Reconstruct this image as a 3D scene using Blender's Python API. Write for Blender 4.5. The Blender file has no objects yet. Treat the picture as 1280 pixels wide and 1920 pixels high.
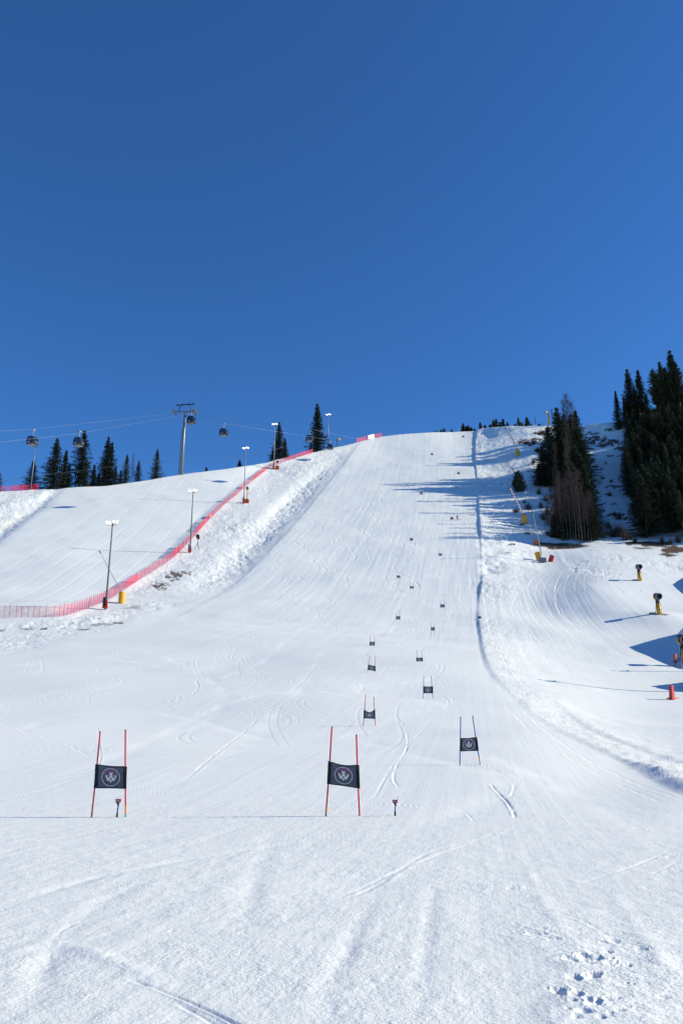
import bpy, math, random
import numpy as np
from mathutils import Vector, Matrix
R = math.radians
C = bpy.context.scene.collection
scene = bpy.context.scene

# ------------------------------------------------------------------ camera
F = 1493.0; PITCH = R(16.3); CAMZ = 1.6
cd = bpy.data.cameras.new('camera'); cam = bpy.data.objects.new('camera', cd); C.objects.link(cam)
cam.location = (0, 0, CAMZ); cam.rotation_euler = (math.pi/2 + PITCH, 0, 0)
cd.sensor_fit = 'VERTICAL'; cd.sensor_height = 36.0; cd.lens = F/1920*36.0
cd.clip_start = 0.1; cd.clip_end = 5000
scene.camera = cam
scene.render.resolution_x = 682; scene.render.resolution_y = 1024

# ------------------------------------------------------------------ light
SUN_EL = 28.0; SUN_AZ = 88.0          # azimuth clockwise from +Y
w = bpy.data.worlds.new('World'); scene.world = w; w.use_nodes = True
nt = w.node_tree; nt.nodes.clear()
sky = nt.nodes.new('ShaderNodeTexSky'); sky.sky_type = 'NISHITA'; sky.sun_disc = False
sky.sun_elevation = R(SUN_EL); sky.sun_rotation = R(SUN_AZ)
sky.altitude = 1200; sky.air_density = 1.0; sky.dust_density = 0.0; sky.ozone_density = 3.0
mul = nt.nodes.new('ShaderNodeMix'); mul.data_type = 'RGBA'; mul.blend_type = 'MULTIPLY'
mul.inputs[0].default_value = 1.0; mul.inputs[7].default_value = (0.325, 0.68, 1.06, 1)
bg = nt.nodes.new('ShaderNodeBackground'); bg.inputs[1].default_value = 0.106
wo = nt.nodes.new('ShaderNodeOutputWorld')
nt.links.new(sky.outputs[0], mul.inputs[6]); nt.links.new(mul.outputs[2], bg.inputs[0])
nt.links.new(bg.outputs[0], wo.inputs[0])
sl = bpy.data.lights.new('sun', 'SUN'); sl.energy = 4.5; sl.angle = R(0.5); sl.color = (1.0, 0.935, 0.72)
so = bpy.data.objects.new('sun', sl); C.objects.link(so)
sd = Vector((math.sin(R(SUN_AZ))*math.cos(R(SUN_EL)), math.cos(R(SUN_AZ))*math.cos(R(SUN_EL)), math.sin(R(SUN_EL))))
so.rotation_euler = sd.to_track_quat('Z', 'Y').to_euler(); so.location = sd*300
scene.view_settings.view_transform = 'Standard'; scene.view_settings.look = 'None'
scene.view_settings.exposure = 0.49; scene.view_settings.gamma = 1.0
scene.render.engine = 'CYCLES'
scene.cycles.max_bounces = 6; scene.cycles.transparent_max_bounces = 16

# ------------------------------------------------------------------ helpers
rng = random.Random(7)
def tag(o, label=None, cat=None, group=None, kind=None):
    if label: o['label'] = label
    if cat: o['category'] = cat
    if group: o['group'] = group
    if kind: o['kind'] = kind
    return o
def empty(name, loc, rz=0):
    o = bpy.data.objects.new(name, None); C.objects.link(o)
    o.location = loc; o.rotation_euler = (0, 0, rz); o.empty_display_size = 0.3
    return o
class MB:
    def __init__(s): s.v = []; s.f = []
    def add(s, vs, fs):
        n = len(s.v); s.v += [tuple(a) for a in vs]; s.f += [tuple(n+i for i in f) for f in fs]
    def box(s, c, d, rot=None, taper=1.0):
        vs = []
        for z in (-1, 1):
            k = taper if z > 0 else 1
            for x, y in ((-1, -1), (1, -1), (1, 1), (-1, 1)):
                p = Vector((x*d[0]/2*k, y*d[1]/2*k, z*d[2]/2))
                if rot: p = rot @ p
                vs.append(Vector(c)+p)
        s.add(vs, [(3,2,1,0),(4,5,6,7),(0,1,5,4),(1,2,6,5),(2,3,7,6),(3,0,4,7)])
    def tube(s, pts, rad, n=8, cap=True):
        pts = [Vector(p) for p in pts]
        if not hasattr(rad, '__len__'): rad = [rad]*len(pts)
        vs = []; fs = []
        ref = Vector((0, 1, 0.01))
        for i, p in enumerate(pts):
            t = (pts[min(i+1, len(pts)-1)] - pts[max(i-1, 0)]).normalized()
            if abs(t.dot(ref)) > .95: ref = Vector((1, 0.02, 0))
            a = t.cross(ref).normalized(); b = t.cross(a)
            for k in range(n):
                an = 2*math.pi*k/n
                vs.append(p + (a*math.cos(an)+b*math.sin(an))*rad[i])
        for i in range(len(pts)-1):
            for k in range(n):
                k2 = (k+1) % n
                fs.append((i*n+k, i*n+k2, (i+1)*n+k2, (i+1)*n+k))
        if cap:
            fs.append(tuple(reversed(range(n)))); fs.append(tuple((len(pts)-1)*n+k for k in range(n)))
        s.add(vs, fs)
    def build(s, name, mat, parent=None, smooth=False, solid=0):
        me = bpy.data.meshes.new(name); me.from_pydata(s.v, [], s.f); me.update()
        if mat: me.materials.append(mat)
        if smooth:
            me.polygons.foreach_set('use_smooth', [True]*len(me.polygons))
        o = bpy.data.objects.new(name, me); C.objects.link(o)
        if parent: o.parent = parent
        return o
def copy_tree(o, parent=None, loc=None, rz=None, sc=None):
    c = o.copy(); C.objects.link(c); c.parent = parent
    if loc is not None: c.location = loc
    if rz is not None: c.rotation_euler = (0, 0, rz)
    if sc is not None: c.scale = sc
    for ch in kids.get(o.name, []) if False else list(o.children):
        copy_tree(ch, c)
    return c

def mat(name, col, rough=.6, metal=0, spec=.5, noise=0.0, nscale=5.0, bump=0.0, emit=None, est=0):
    m = bpy.data.materials.new(name); m.use_nodes = True
    n = m.node_tree; b = n.nodes['Principled BSDF']
    b.inputs['Base Color'].default_value = (*col, 1); b.inputs['Roughness'].default_value = rough
    b.inputs['Metallic'].default_value = metal; b.inputs['Specular IOR Level'].default_value = spec
    if noise or bump:
        tc = n.nodes.new('ShaderNodeTexCoord'); nz = n.nodes.new('ShaderNodeTexNoise')
        nz.inputs['Scale'].default_value = nscale; nz.inputs['Detail'].default_value = 5
        n.links.new(tc.outputs['Object'], nz.inputs['Vector'])
        if noise:
            mr = n.nodes.new('ShaderNodeMapRange'); mr.inputs[1].default_value = .3; mr.inputs[2].default_value = .7
            mr.inputs[3].default_value = 1-noise; mr.inputs[4].default_value = 1+noise
            n.links.new(nz.outputs[0], mr.inputs[0])
            mx = n.nodes.new('ShaderNodeVectorMath'); mx.operation = 'SCALE'; mx.inputs[0].default_value = col
            n.links.new(mr.outputs[0], mx.inputs['Scale']); n.links.new(mx.outputs[0], b.inputs['Base Color'])
        if bump:
            bp = n.nodes.new('ShaderNodeBump'); bp.inputs['Distance'].default_value = bump
            n.links.new(nz.outputs[0], bp.inputs['Height']); n.links.new(bp.outputs[0], b.inputs['Normal'])
    if emit:
        b.inputs['Emission Color'].default_value = (*emit, 1); b.inputs['Emission Strength'].default_value = est
    return m

# ------------------------------------------------------------------ terrain in real metres
cp, sp = math.cos(PITCH), math.sin(PITCH)
def unproj(px, py, Y):
    v = (960-py)/F; dy = cp - v*sp; dz = sp + v*cp
    return (px-640)/F/dy*Y, Y, CAMZ + dz/dy*Y
def pchip(x, y, xi):
    x = np.asarray(x, float); y = np.asarray(y, float); xi = np.asarray(xi, float)
    h = np.diff(x); d = np.diff(y)/h; m = np.zeros_like(y)
    for i in range(1, len(x)-1):
        if d[i-1]*d[i] > 0:
            w1 = 2*h[i]+h[i-1]; w2 = h[i]+2*h[i-1]
            m[i] = (w1+w2)/(w1/d[i-1]+w2/d[i])
    m[0] = d[0]; m[-1] = d[-1]
    k = np.clip(np.searchsorted(x, xi)-1, 0, len(x)-2)
    t = (xi-x[k])/h[k]
    return ((2*t**3-3*t**2+1)*y[k] + (t**3-2*t**2+t)*h[k]*m[k] + (-2*t**3+3*t**2)*y[k+1] + (t**3-t**2)*h[k]*m[k+1])
# main-slope profile: height against distance
PY_, PZ_ = zip(*[(0,0),(8,0),(17,.0),(22,.22),(29,.9),(38,1.75),(48,2.8),(60,4.9),(73,7.4),(88,10.4),(103,13.8),(120,18.0),(136,22.4),(152,27.6),(168,33.4),
                 (186,41.2),(202,48.9),(225,59.8),(250,73),(275,86.5),(297,99),(320,113.5),(341,127.5),(374,149.8),(395,164.5),(430,190)])
yy = np.concatenate([np.linspace(1.5, 17, 400), np.linspace(17, 430, 2500)[1:]])
zz = pchip(PY_, PZ_, yy)
th = np.arctan((zz-CAMZ)/yy) - PITCH
pp = 960 - F*np.tan(th)
order = np.argsort(pp)
REF_P = pp[order]; REF_L = np.log(yy[order])
def ref(py):
    py = np.asarray(py, float)
    return np.interp(py, REF_P, REF_L)
CTRL = []
for px in (-500, -100, 300, 640, 1000, 1300, 1900):
    for py in (2600, 2150, 1900, 1700, 1590, 1532):
        CTRL.append((px, py, None))
for px in (-500, -200, 0, 200, 400, 640, 800, 900):
    for py in (1432, 1362, 1310, 1266): CTRL.append((px, py, None))
for px in (300, 450, 560, 640, 720, 800, 890):
    for py in (1214, 1163): CTRL.append((px, py, None))
for px in (560, 640, 720, 800, 890, 940):
    for py in (1104, 1042): CTRL.append((px, py, None))
for px, py in ((660,975),(740,975),(820,975),(890,975),(690,900),(760,900),(830,900),(890,900),(930,900),(740,850),(820,840),(890,840)):
    CTRL.append((px, py, None))
CTRL += [(670,829,-.985),(700,822,-.99),(750,815,-.99),(820,810,-.995),(890,808,-1),(950,799,372),
 # left bank and left slope (factor of the main profile)
 (100,1218,-1),(0,1226,-1),(-200,1236,-1),(200,1188,-1),(340,1128,-1),(400,1098,-1),(460,1040,-1),(520,972,-.995),(585,902,-1),(650,836,-.98),
 (0,1162,-.985),(-200,1165,-.975),(110,1162,-.985),(198,1142,-.995),(250,1105,-.995),(320,1052,-.995),(370,990,-.99),(440,930,-.985),(500,882,-.99),(560,856,-.975),(600,846,-.98),
 (0,1100,-.965),(150,1080,-.975),(0,1047,-.955),(200,1020,-.97),(0,980,-.945),(200,960,-.96),(350,940,-.972),(-200,1040,-.935),
 (-400,1060,-.91),(-200,930,246),(0,922,-.92),(100,917,-.93),(200,911,-.94),(340,890,-.95),(400,882,-.955),(450,875,-.96),(520,862,-.97),(-450,935,228),
 # right
 (1280,1480,24.5),(1280,1430,36),(1280,1370,52),(1280,1311,72),(1280,1250,98),(1280,1205,112),(1236,1162,133),(1280,1140,142),(1199,1100,160),(1280,1090,168),(1280,1045,198),
 (1180,1022,216),(1100,1024,216),(1000,1045,206),(1030,1056,200),(1000,1140,152),(1129,1165,133.5),(1100,1196,120),(1110,1102,158),(1000,1250,88),(1100,1310,68),(1180,1430,35),(1080,1390,42),(1000,1350,51),(960,1214,104),
 (1060,1010,232),(1280,1005,228),(1180,990,238),(1130,900,290),(1130,840,322),(1130,794,346),(1010,975,248),(1000,900,296),(1000,850,330),(1000,799,368),(1060,799,362),(1060,900,292),
 (1280,900,276),(1280,820,312),(1280,745,345),(1500,900,262),(1500,1000,220),(1500,720,345),(1900,1000,205),(1900,700,330),(1900,1200,100),(1500,1200,110),(1500,1311,70),(1900,1311,68),(1500,1480,25),(1900,1480,25),(1500,1060,188),(1900,1060,185)]
cx = np.array([c[0] for c in CTRL], float); cy = np.array([c[1] for c in CTRL], float)
cv = np.array([0.0 if c[2] is None else (math.log(-c[2]) if c[2] < 0 else math.log(c[2])-float(ref(c[1]))) for c in CTRL])
SX, SY = 420.0, 220.0
def kern(r2): return 0.5*r2*np.log(np.maximum(r2, 1e-12))
def solve_rbf():
    n = len(cx); A = np.zeros((n+3, n+3))
    dx = (cx[:, None]-cx[None])/SX; dy = (cy[:, None]-cy[None])/SY
    A[:n, :n] = kern(dx*dx+dy*dy) + np.eye(n)*0.0015
    P = np.stack([np.ones(n), cx/SX, cy/SY], 1); A[:n, n:] = P; A[n:, :n] = P.T
    return np.linalg.solve(A, np.concatenate([cv, np.zeros(3)]))
RW = solve_rbf()
def depth(px, py):
    px = np.asarray(px, float); py = np.asarray(py, float); out = ref(py) + RW[-3] + RW[-2]*px/SX + RW[-1]*py/SY
    for i in range(len(cx)):
        dx = (px-cx[i])/SX; dy = (py-cy[i])/SY
        out = out + RW[i]*kern(dx*dx+dy*dy)
    return np.exp(out)
CREST = [(-600,932),(0,922),(60,918),(100,917),(200,911),(260,903),(340,890),(400,882),(450,875),(500,868),(520,862),(560,856),(590,848),(620,840),
         (650,834),(670,829),(700,822),(715,819),(750,815),(800,811.5),(850,809),(890,808),(905,804),(930,801),(950,799),(1000,799),(1040,798),
         (1080,800),(1110,796),(1140,793),(1160,790),(1200,775),(1280,745),(1500,715),(1900,690)]
def crest(px): return np.interp(px, [c[0] for c in CREST], [c[1] for c in CREST])

pxs = np.concatenate([np.arange(-560, -60, 14), np.arange(-60, 1340, 1.45), np.arange(1342, 1900, 14)])
NR = 800
s = np.linspace(0, 1, NR)
PX = np.repeat(pxs[None, :], NR, 0)
PY = 1950 + (crest(pxs)[None, :]-1950)*s[:, None]
low = np.linspace(2600, 1955, 60)
PX = np.vstack([np.repeat(pxs[None], 60, 0), PX]); PY = np.vstack([np.repeat(low[:, None], len(pxs), 1), PY])
D = depth(PX, PY)
XX, YY, ZZ = unproj(PX, PY, D)
NV = PX.shape

# --- numpy noise
_t = np.random.RandomState(3).rand(512, 512)
def vnoise(x, y):
    xi = np.floor(x).astype(int); yi = np.floor(y).astype(int); fx = x-xi; fy = y-yi
    fx = fx*fx*(3-2*fx); fy = fy*fy*(3-2*fy)
    a = _t[xi % 512, yi % 512]; b = _t[(xi+1) % 512, yi % 512]; c = _t[xi % 512, (yi+1) % 512]; d = _t[(xi+1) % 512, (yi+1) % 512]
    return (a*(1-fx)+b*fx)*(1-fy)+(c*(1-fx)+d*fx)*fy - .5
def fbm(x, y, o=4):
    r = 0; a = 1
    for i in range(o):
        r = r + a*vnoise(x+37.1*i, y+11.7*i); x = x*2.03; y = y*2.03; a *= .5
    return r
def poly_mask(pts, feather):
    inside = np.zeros(NV, bool); dist = np.full(NV, 1e9); n = len(pts)
    for i in range(n):
        x1, y1 = pts[i]; x2, y2 = pts[(i+1) % n]
        if y1 != y2:
            c = ((y1 > PY) != (y2 > PY)) & (PX < (x2-x1)*(PY-y1)/(y2-y1)+x1); inside ^= c
        dx, dy = x2-x1, y2-y1; t = np.clip(((PX-x1)*dx+(PY-y1)*dy)/(dx*dx+dy*dy), 0, 1)
        dist = np.minimum(dist, np.hypot(PX-x1-t*dx, PY-y1-t*dy))
    sd_ = np.where(inside, dist, -dist)
    k = np.clip(sd_/feather*.5+.5, 0, 1)
    return k*k*(3-2*k)
def catmull(pts, n=8):
    P = [np.array(p, float) for p in pts]; P = [2*P[0]-P[1]]+P+[2*P[-1]-P[-2]]; out = []
    for i in range(1, len(P)-2):
        for k in range(n):
            t = k/n
            out.append(.5*((2*P[i])+(-P[i-1]+P[i+1])*t+(2*P[i-1]-5*P[i]+4*P[i+1]-P[i+2])*t*t+(-P[i-1]+3*P[i]-3*P[i+1]+P[i+2])*t**3))
    out.append(P[-2]); return np.array(out)
def line_field(pts, reach_px=60, smooth=True):
    """signed distance (metres, + = right of direction of travel), parameter 0..1 and window of the grid"""
    q = catmull(pts) if smooth else np.array(pts, float)
    x0, x1 = q[:, 0].min()-reach_px, q[:, 0].max()+reach_px; y0, y1 = q[:, 1].min()-reach_px, q[:, 1].max()+reach_px
    cols = np.where((pxs > x0) & (pxs < x1))[0]
    rowok = np.where(((PY[:, cols] > y0) & (PY[:, cols] < y1)).any(1))[0]
    if len(cols) == 0 or len(rowok) == 0: return None
    sl_ = (slice(rowok[0], rowok[-1]+1), slice(cols[0], cols[-1]+1))
    wx, wy, _ = unproj(q[:, 0], q[:, 1], depth(q[:, 0], q[:, 1]))
    X = XX[sl_]; Y = YY[sl_]; best = np.full(X.shape, 1e9); sg = np.zeros(X.shape); par = np.zeros(X.shape)
    for i in range(len(wx)-1):
        dx, dy = wx[i+1]-wx[i], wy[i+1]-wy[i]; L2 = dx*dx+dy*dy+1e-9
        t = np.clip(((X-wx[i])*dx+(Y-wy[i])*dy)/L2, 0, 1)
        ex = X-wx[i]-t*dx; ey = Y-wy[i]-t*dy; d = np.hypot(ex, ey); m = d < best
        best = np.where(m, d, best); sg = np.where(m, np.sign(dx*(-ey)+dy*ex), sg); par = np.where(m, (i+t)/(len(wx)-1), par)
    return best*np.where(sg == 0, 1, sg), par, sl_
H = np.zeros(NV); ROUGH = np.zeros(NV); DIRT = np.zeros(NV); FLUFF = np.zeros(NV)

bankL = poly_mask([(590,846),(650,833),(604,905),(530,985),(455,1060),(395,1108),(300,1150),(200,1186),(60,1218),(-80,1238),(-80,1166),(0,1164),(110,1164),(190,1136),(250,1102),(322,1050),(380,985),(440,930),(500,882),(560,855)], 12)
bankF = poly_mask([(-90,920),(100,917),(70,945),(0,1005),(-90,1090)], 8)
bankR = poly_mask([(893,806),(1010,797),(1300,700),(1300,1010),(1100,1022),(1010,1030),(905,1090),(897,1000)], 10)
bankR2 = poly_mask([(897,1060),(960,1050),(1050,1050),(960,1110),(930,1200),(1000,1290),(1110,1370),(1300,1455),(1300,1490),(1180,1440),(1080,1392),(1000,1350),(925,1270),(900,1190)], 14)
heap = poly_mask([(1060,1052),(1130,1045),(1290,1040),(1290,1075),(1220,1085),(1120,1090),(1080,1075)], 10)
foot = poly_mask([(985,1740),(1100,1730),(1260,1760),(1290,1850),(1200,1930),(1040,1930),(1030,1850)], 60)
ROUGH = np.clip(bankL+bankF+.55*bankR+.6*bankR2+heap+.5*foot, 0, 1)
n1 = fbm(XX*.9, YY*.9, 5); n2 = fbm(XX*.22+9, YY*.22, 4); n3 = fbm(XX*2.3+5, YY*1.7, 3)
patchy = np.clip(.75+1.6*fbm(XX*.09+3, YY*.06, 3), .25, 1.3)
H += bankL*patchy*(n1*.16+n2*.4+n3*.11) + bankF*(n1*.12+n2*.5+n3*.11) + bankR*(n1*.04+n2*.7+n3*.06) + bankR2*patchy*(n1*.03+n2*.15+n3*.05) + heap*patchy*(n1*.3+n2*.6+n3*.20)
# groomed surface undulation
groom = 1-np.clip(bankL+bankF+bankR+heap, 0, 1)
near = np.clip(YY/60, .08, 1)
H += groom*near*(fbm(XX*.05, YY*.05, 3)*.55)
# foreground melt texture
fg = np.clip((30-YY)/15, 0, 1)
H += fg*(fbm(XX*2.2, YY*2.2, 4)*.010 + np.maximum(fbm(XX*7, YY*5, 3), 0)*.008)

GX = XX - 0.165*YY      # groom cross coordinate of the main slope
leftslope = poly_mask([(-600,925),(0,922),(100,917),(200,911),(340,890),(450,875),(560,856),(500,882),(440,930),(380,985),(320,1050),(250,1102),(190,1136),(110,1163),(-600,1165)], 4)
GXL = XX + 0.02*YY
# seams on left slope (grooming passes)
ph = GXL/4.6; fr = np.abs(ph-np.round(ph))*4.6
H += leftslope*(1-bankF)*(-np.exp(-(fr/.22)**2)*.026*(1.2+2*vnoise(ph//1*7.3, YY*.02)) + ((ph-np.floor(ph))-.5)*.012)
mainmask = groom*(1-leftslope)
ph = GX/5.2+fbm(GX*.02, YY*.02, 2)*.3; fr = (ph-np.round(ph))*5.2
H += mainmask*np.clip((YY-60)/80, 0, 1)*(np.exp(-(fr/.18)**2)*.02*(vnoise(GX*.15, YY*.03)+.5)) 
H += mainmask*np.clip((YY-70)/120, 0, 1)*(fbm(GX*1.1, YY*.045, 4)*.05)
# worn scraped patches high on the slope
up = poly_mask([(690,830),(890,815),(890,1010),(700,1060),(560,1000)], 40)
H += up*np.minimum(fbm(XX*.7, YY*.5, 5)+.12, 0)*.12

def berm(pts, h, wide=.5, decay=5, reach=60, noise=.25):
    r = line_field(pts, reach)
    d, par, sl_ = r
    hp = pchip([a for a, b in h], [b for a, b in h], np.clip(par, 0, 1))
    up_ = np.clip(d/wide*.5+.5, 0, 1); up_ = up_*up_*(3-2*up_)
    nn = 1+noise*2*fbm(XX[sl_]*1.3, YY[sl_]*1.3, 3)
    H[sl_] += hp*up_*np.exp(-np.maximum(d, 0)/decay)*nn
# right-hand ridge, travelling downhill -> upslope side is +; sign: right of travel. travel uphill (increasing Y) so right = +X
RIDGE = [(1330,1508),(1280,1482),(1180,1432),(1090,1392),(1010,1350),(960,1302),(922,1265),(906,1230),(899,1190),(895,1155),(897,1120),(902,1085),(901,1040),(899,1000),(896,950),(892,890),(889,840),(893,810)]
berm(RIDGE, [(0,.10),(.10,.17),(.18,.07),(.3,.05),(.42,.20),(.50,.3),(.56,.12),(.62,.55),(.66,.1),(.72,.2),(.78,.6),(.86,.35),(.93,.75),(1,.6)], wide=.4, decay=7, reach=80)
berm([(1300,1440),(1220,1415),(1150,1390),(1090,1360),(1050,1325)], [(0,.08),(.5,.12),(1,.05)], wide=.4, decay=2)
# trench between groomed slope and left bank
def trench(pts, dep, wid, reach=70):
    d, par, sl_ = line_field(pts, reach)
    e = np.sin(np.clip(par, .0, 1)*math.pi)**.5
    H[sl_] -= dep*e*np.exp(-(d/wid)**2)*(1+.35*fbm(XX[sl_]*.8, YY[sl_]*.8, 3))
trench([(655,835),(625,862),(590,900),(545,948),(500,995),(455,1040),(410,1085),(370,1112)], 1.1, 4.5)
trench([(110,915),(70,945),(35,972),(0,1000),(-50,1040)], 1.0, 2.6)
trench([(600,880),(560,915),(520,955),(470,1005)], .5, 2.2)
berm([(340,1152),(420,1110),(480,1058),(540,995),(600,925),(650,860),(672,832)], [(0,.05),(.3,.15),(1,.25)], wide=.9, decay=4, noise=.2)
# lip under the left fence: rises a little before the fence, drops behind it
FENCE = [(-70,1163),(0,1161),(60,1161),(112,1159),(150,1148),(198,1128),(240,1103),(280,1078),(322,1049),(352,1020),(376,992),(405,962),(440,931),(470,905),(500,882),(530,868),(560,858),(586,850)]
d, par, sl_ = line_field(FENCE, 40)
H[sl_] += .18*np.exp(-((d)/1.6)**2)

# kicker mounds to the right of the frame that throw the long blue shadows
def mound(tip, edge_px, h, w, py, fall=10, face=1.2, near=1.2):
    tx, ty, _ = unproj(*tip, float(depth(*tip))); fx, fy, _ = unproj(edge_px, py, float(depth(edge_px, py)))
    k = np.clip(1-np.abs(YY-ty)/w, 0, 1); k = np.where(YY > ty, k, np.clip(1-np.abs(YY-ty)/(w*near), 0, 1))
    k = k**.9
    hh = h*k
    fx = fx*YY/ty; up_ = np.clip((XX-fx)*face, 0, None)
    top = np.minimum(up_, hh); xs = fx+hh/face
    return top*np.exp(-np.clip(XX-xs-6, 0, None)/fall)
H += mound((1165,1214), 1284, 5.6, 8.5, 1214, near=1.9)
H += mound((1205,1284), 1286, 3.9, 3.2, 1284, near=1.7)
H += mound((1243,1095), 1276, 2.6, 8, 1095, fall=6)
# soft hump the left gun stands on, and piste roll lines on the right
def blob(px, py, rx, ry, h):
    x0, y0, _ = unproj(px, py, float(depth(px, py)))
    global H
    H = H + h*np.exp(-((XX-x0)/rx)**2-((YY-y0)/ry)**2)
blob(1236, 1163, 6, 6, .9); blob(1040, 1040, 10, 5, .6); blob(1000, 1180, 6, 14, .7);
blob(770, 1240, 9, 12, .35); blob(600, 1330, 8, 10, .3); blob(420, 1200, 20, 16, .6); blob(950, 850, 10, 16, 1.0); blob(960, 930, 9, 12, .9)

# --- ski tracks
def track(pts, wid=.07, dep=.03, fl=.5, reach=26, rim=.5):
    r = line_field(pts, reach)
    if r is None: return
    d, par, sl_ = r
    wid *= .32; dep *= .32; fl *= .6
    px_m = np.maximum(YY[sl_]*0.0011, 0)               # widen with grid step so that it survives
    ww = np.maximum(wid, px_m); e = np.clip(np.minimum(par, 1-par)*8, 0, 1)
    e = e*np.clip(.75+1.8*fbm(XX[sl_]*1.1, YY[sl_]*1.1, 3), .1, 1.3)
    H[sl_] -= dep*e*(np.exp(-(d/ww)**2) - rim*np.exp(-((d-1.9*ww)/ww)**2))
    FLUFF[sl_] = np.maximum(FLUFF[sl_], fl*e*np.exp(-(d/(ww*1.8))**2))
T = [
 # turns round the gates
 ([(905,1436),(925,1442),(948,1456),(962,1472),(960,1490),(945,1497),(880,1512)], .1,.05,.6),
 ([(900,1432),(930,1437),(955,1450),(967,1462),(966,1478)], .1,.05,.6),
 ([(915,1432),(945,1440),(970,1458),(985,1480)], .09,.04,.6),
 ([(820,1520),(850,1520),(870,1524),(884,1536),(888,1545)], .09,.07,.5),
 ([(918,1470),(930,1485),(950,1505),(963,1528),(964,1537)], .1,.10,.5),
 ([(640,1500),(700,1507),(760,1512),(830,1520),(870,1526)], .08,.03,.5),
 ([(815,1300),(828,1308),(840,1318),(838,1328),(815,1335),(760,1340)], .1,.06,.7),
 ([(820,1296),(838,1303),(848,1314),(845,1326)], .1,.05,.7),
 ([(795,1245),(812,1250),(822,1256),(812,1262),(780,1266)], .12,.06,.7),
 ([(795,1243),(818,1247),(832,1254),(826,1262)], .12,.05,.7),
 ([(818,1181),(832,1186),(834,1193),(820,1201),(790,1208)], .15,.07,.7),
 ([(835,1124),(850,1131),(855,1138),(840,1145),(800,1148)], .15,.07,.7),
 ([(766,1108),(745,1105),(730,1094),(722,1080),(735,1070)], .15,.08,.7),
 ([(762,1110),(738,1106),(725,1092),(726,1078),(745,1068)], .15,.07,.7),
 ([(832,1032),(845,1038),(848,1044),(830,1052)], .2,.07,.7),
 ([(690,1364),(660,1364),(645,1366),(665,1372),(720,1378)], .1,.05,.6),
 ([(705,1212),(680,1216),(668,1220),(685,1226)], .12,.05,.6),
 # long traverse marks
 ([(0,1310),(120,1290),(260,1300),(330,1322),(360,1310),(372,1290),(362,1270),(330,1262)], .12,.05,.8),
 ([(40,1440),(140,1410),(220,1405),(330,1352),(440,1330)], .1,.04,.9),
 ([(0,1500),(90,1480),(180,1440),(186,1395),(182,1360)], .1,.04,.8),
 ([(0,1362),(60,1380),(120,1398),(170,1420)], .14,.06,.8),
 ([(50,1260),(55,1245),(75,1240),(80,1255),(60,1270)], .12,.05,.8),
 ([(180,1245),(190,1262),(230,1280),(200,1300),(150,1310)], .12,.05,.8),
 ([(250,1520),(330,1508),(440,1500),(560,1494),(620,1490)], .1,.03,.8),
 ([(330,1480),(420,1400),(500,1340),(560,1290),(610,1230)], .14,.05,.9),
 ([(480,1290),(540,1262),(600,1252),(660,1262)], .14,.05,.9),
 ([(730,1340),(760,1370),(762,1400),(745,1430),(738,1460),(748,1480)], .12,.05,.8),
 ([(700,1500),(740,1430),(790,1370),(850,1330)], .12,.03,.8),
 ([(560,1710),(660,1670),(760,1625),(860,1590),(960,1560)], .10,.02,1.0),
 ([(600,1700),(700,1660),(800,1600),(900,1575),(965,1545)], .12,.02,.9),
 ([(1080,1660),(1140,1640),(1200,1620),(1280,1585)], .07,.03,.9),
 ([(1220,1640),(1280,1612)], .06,.03,.9),
 ([(90,1820),(95,1780),(120,1740),(180,1720)], .08,.01,.7),
 ([(230,1830),(290,1852),(350,1876),(410,1902),(470,1935)], .05,.045,.4),
 ([(330,1880),(380,1905),(430,1940)], .05,.02,.7),
 ([(0,1600),(200,1560),(400,1545),(640,1530)], .06,.01,.5),
 ([(960,1700),(1020,1710),(1100,1730),(1200,1800)], .07,.012,.7),
 # right piste
 ([(1180,1062),(1110,1080),(1060,1070),(1040,1110),(1050,1150),(1090,1180),(1120,1210)], .2,.12,.8),
 ([(1090,1060),(1050,1100),(1045,1140),(1075,1175),(1110,1200)], .2,.1,.8),
 ([(1000,1085),(990,1110),(1005,1140),(1015,1155)], .25,.16,.6),
 ([(975,1110),(960,1140),(965,1160)], .2,.1,.7),
 ([(980,1180),(1020,1210),(1080,1240),(1140,1262)], .2,.08,.7),
 ([(930,1310),(1000,1375),(1100,1440),(1200,1490),(1300,1530)], .15,.04,.9),
 ([(940,1300),(1020,1370),(1110,1430),(1220,1480),(1300,1510)], .2,.05,.9),
]
for dx in (-72,-52,-34,-20,0,16,34,52):
    T.append(([(1066+dx*.7,1066),(1044+dx,1095),(1046+dx*1.15,1130),(1078+dx*1.25,1178),(1125+dx*1.4,1216)], .45, .085, .6))
    if dx > -30: T.append(([(1125+dx*1.4,1216),(1160+dx*1.5,1240),(1240+dx,1268),(1300,1280+dx*.3)], .3, .05, .6))
T += [([(905,1100),(912,1150),(925,1200),(960,1262),(1020,1320)], .3, .07, .7), ([(1010,1330),(1080,1370),(1180,1400),(1290,1430)], .2, .12, .8), ([(960,1290),(1060,1330),(1180,1350),(1290,1372)], .2, .10, .8)]
for t in T: track(t[0], t[1], t[2], t[3])
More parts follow.
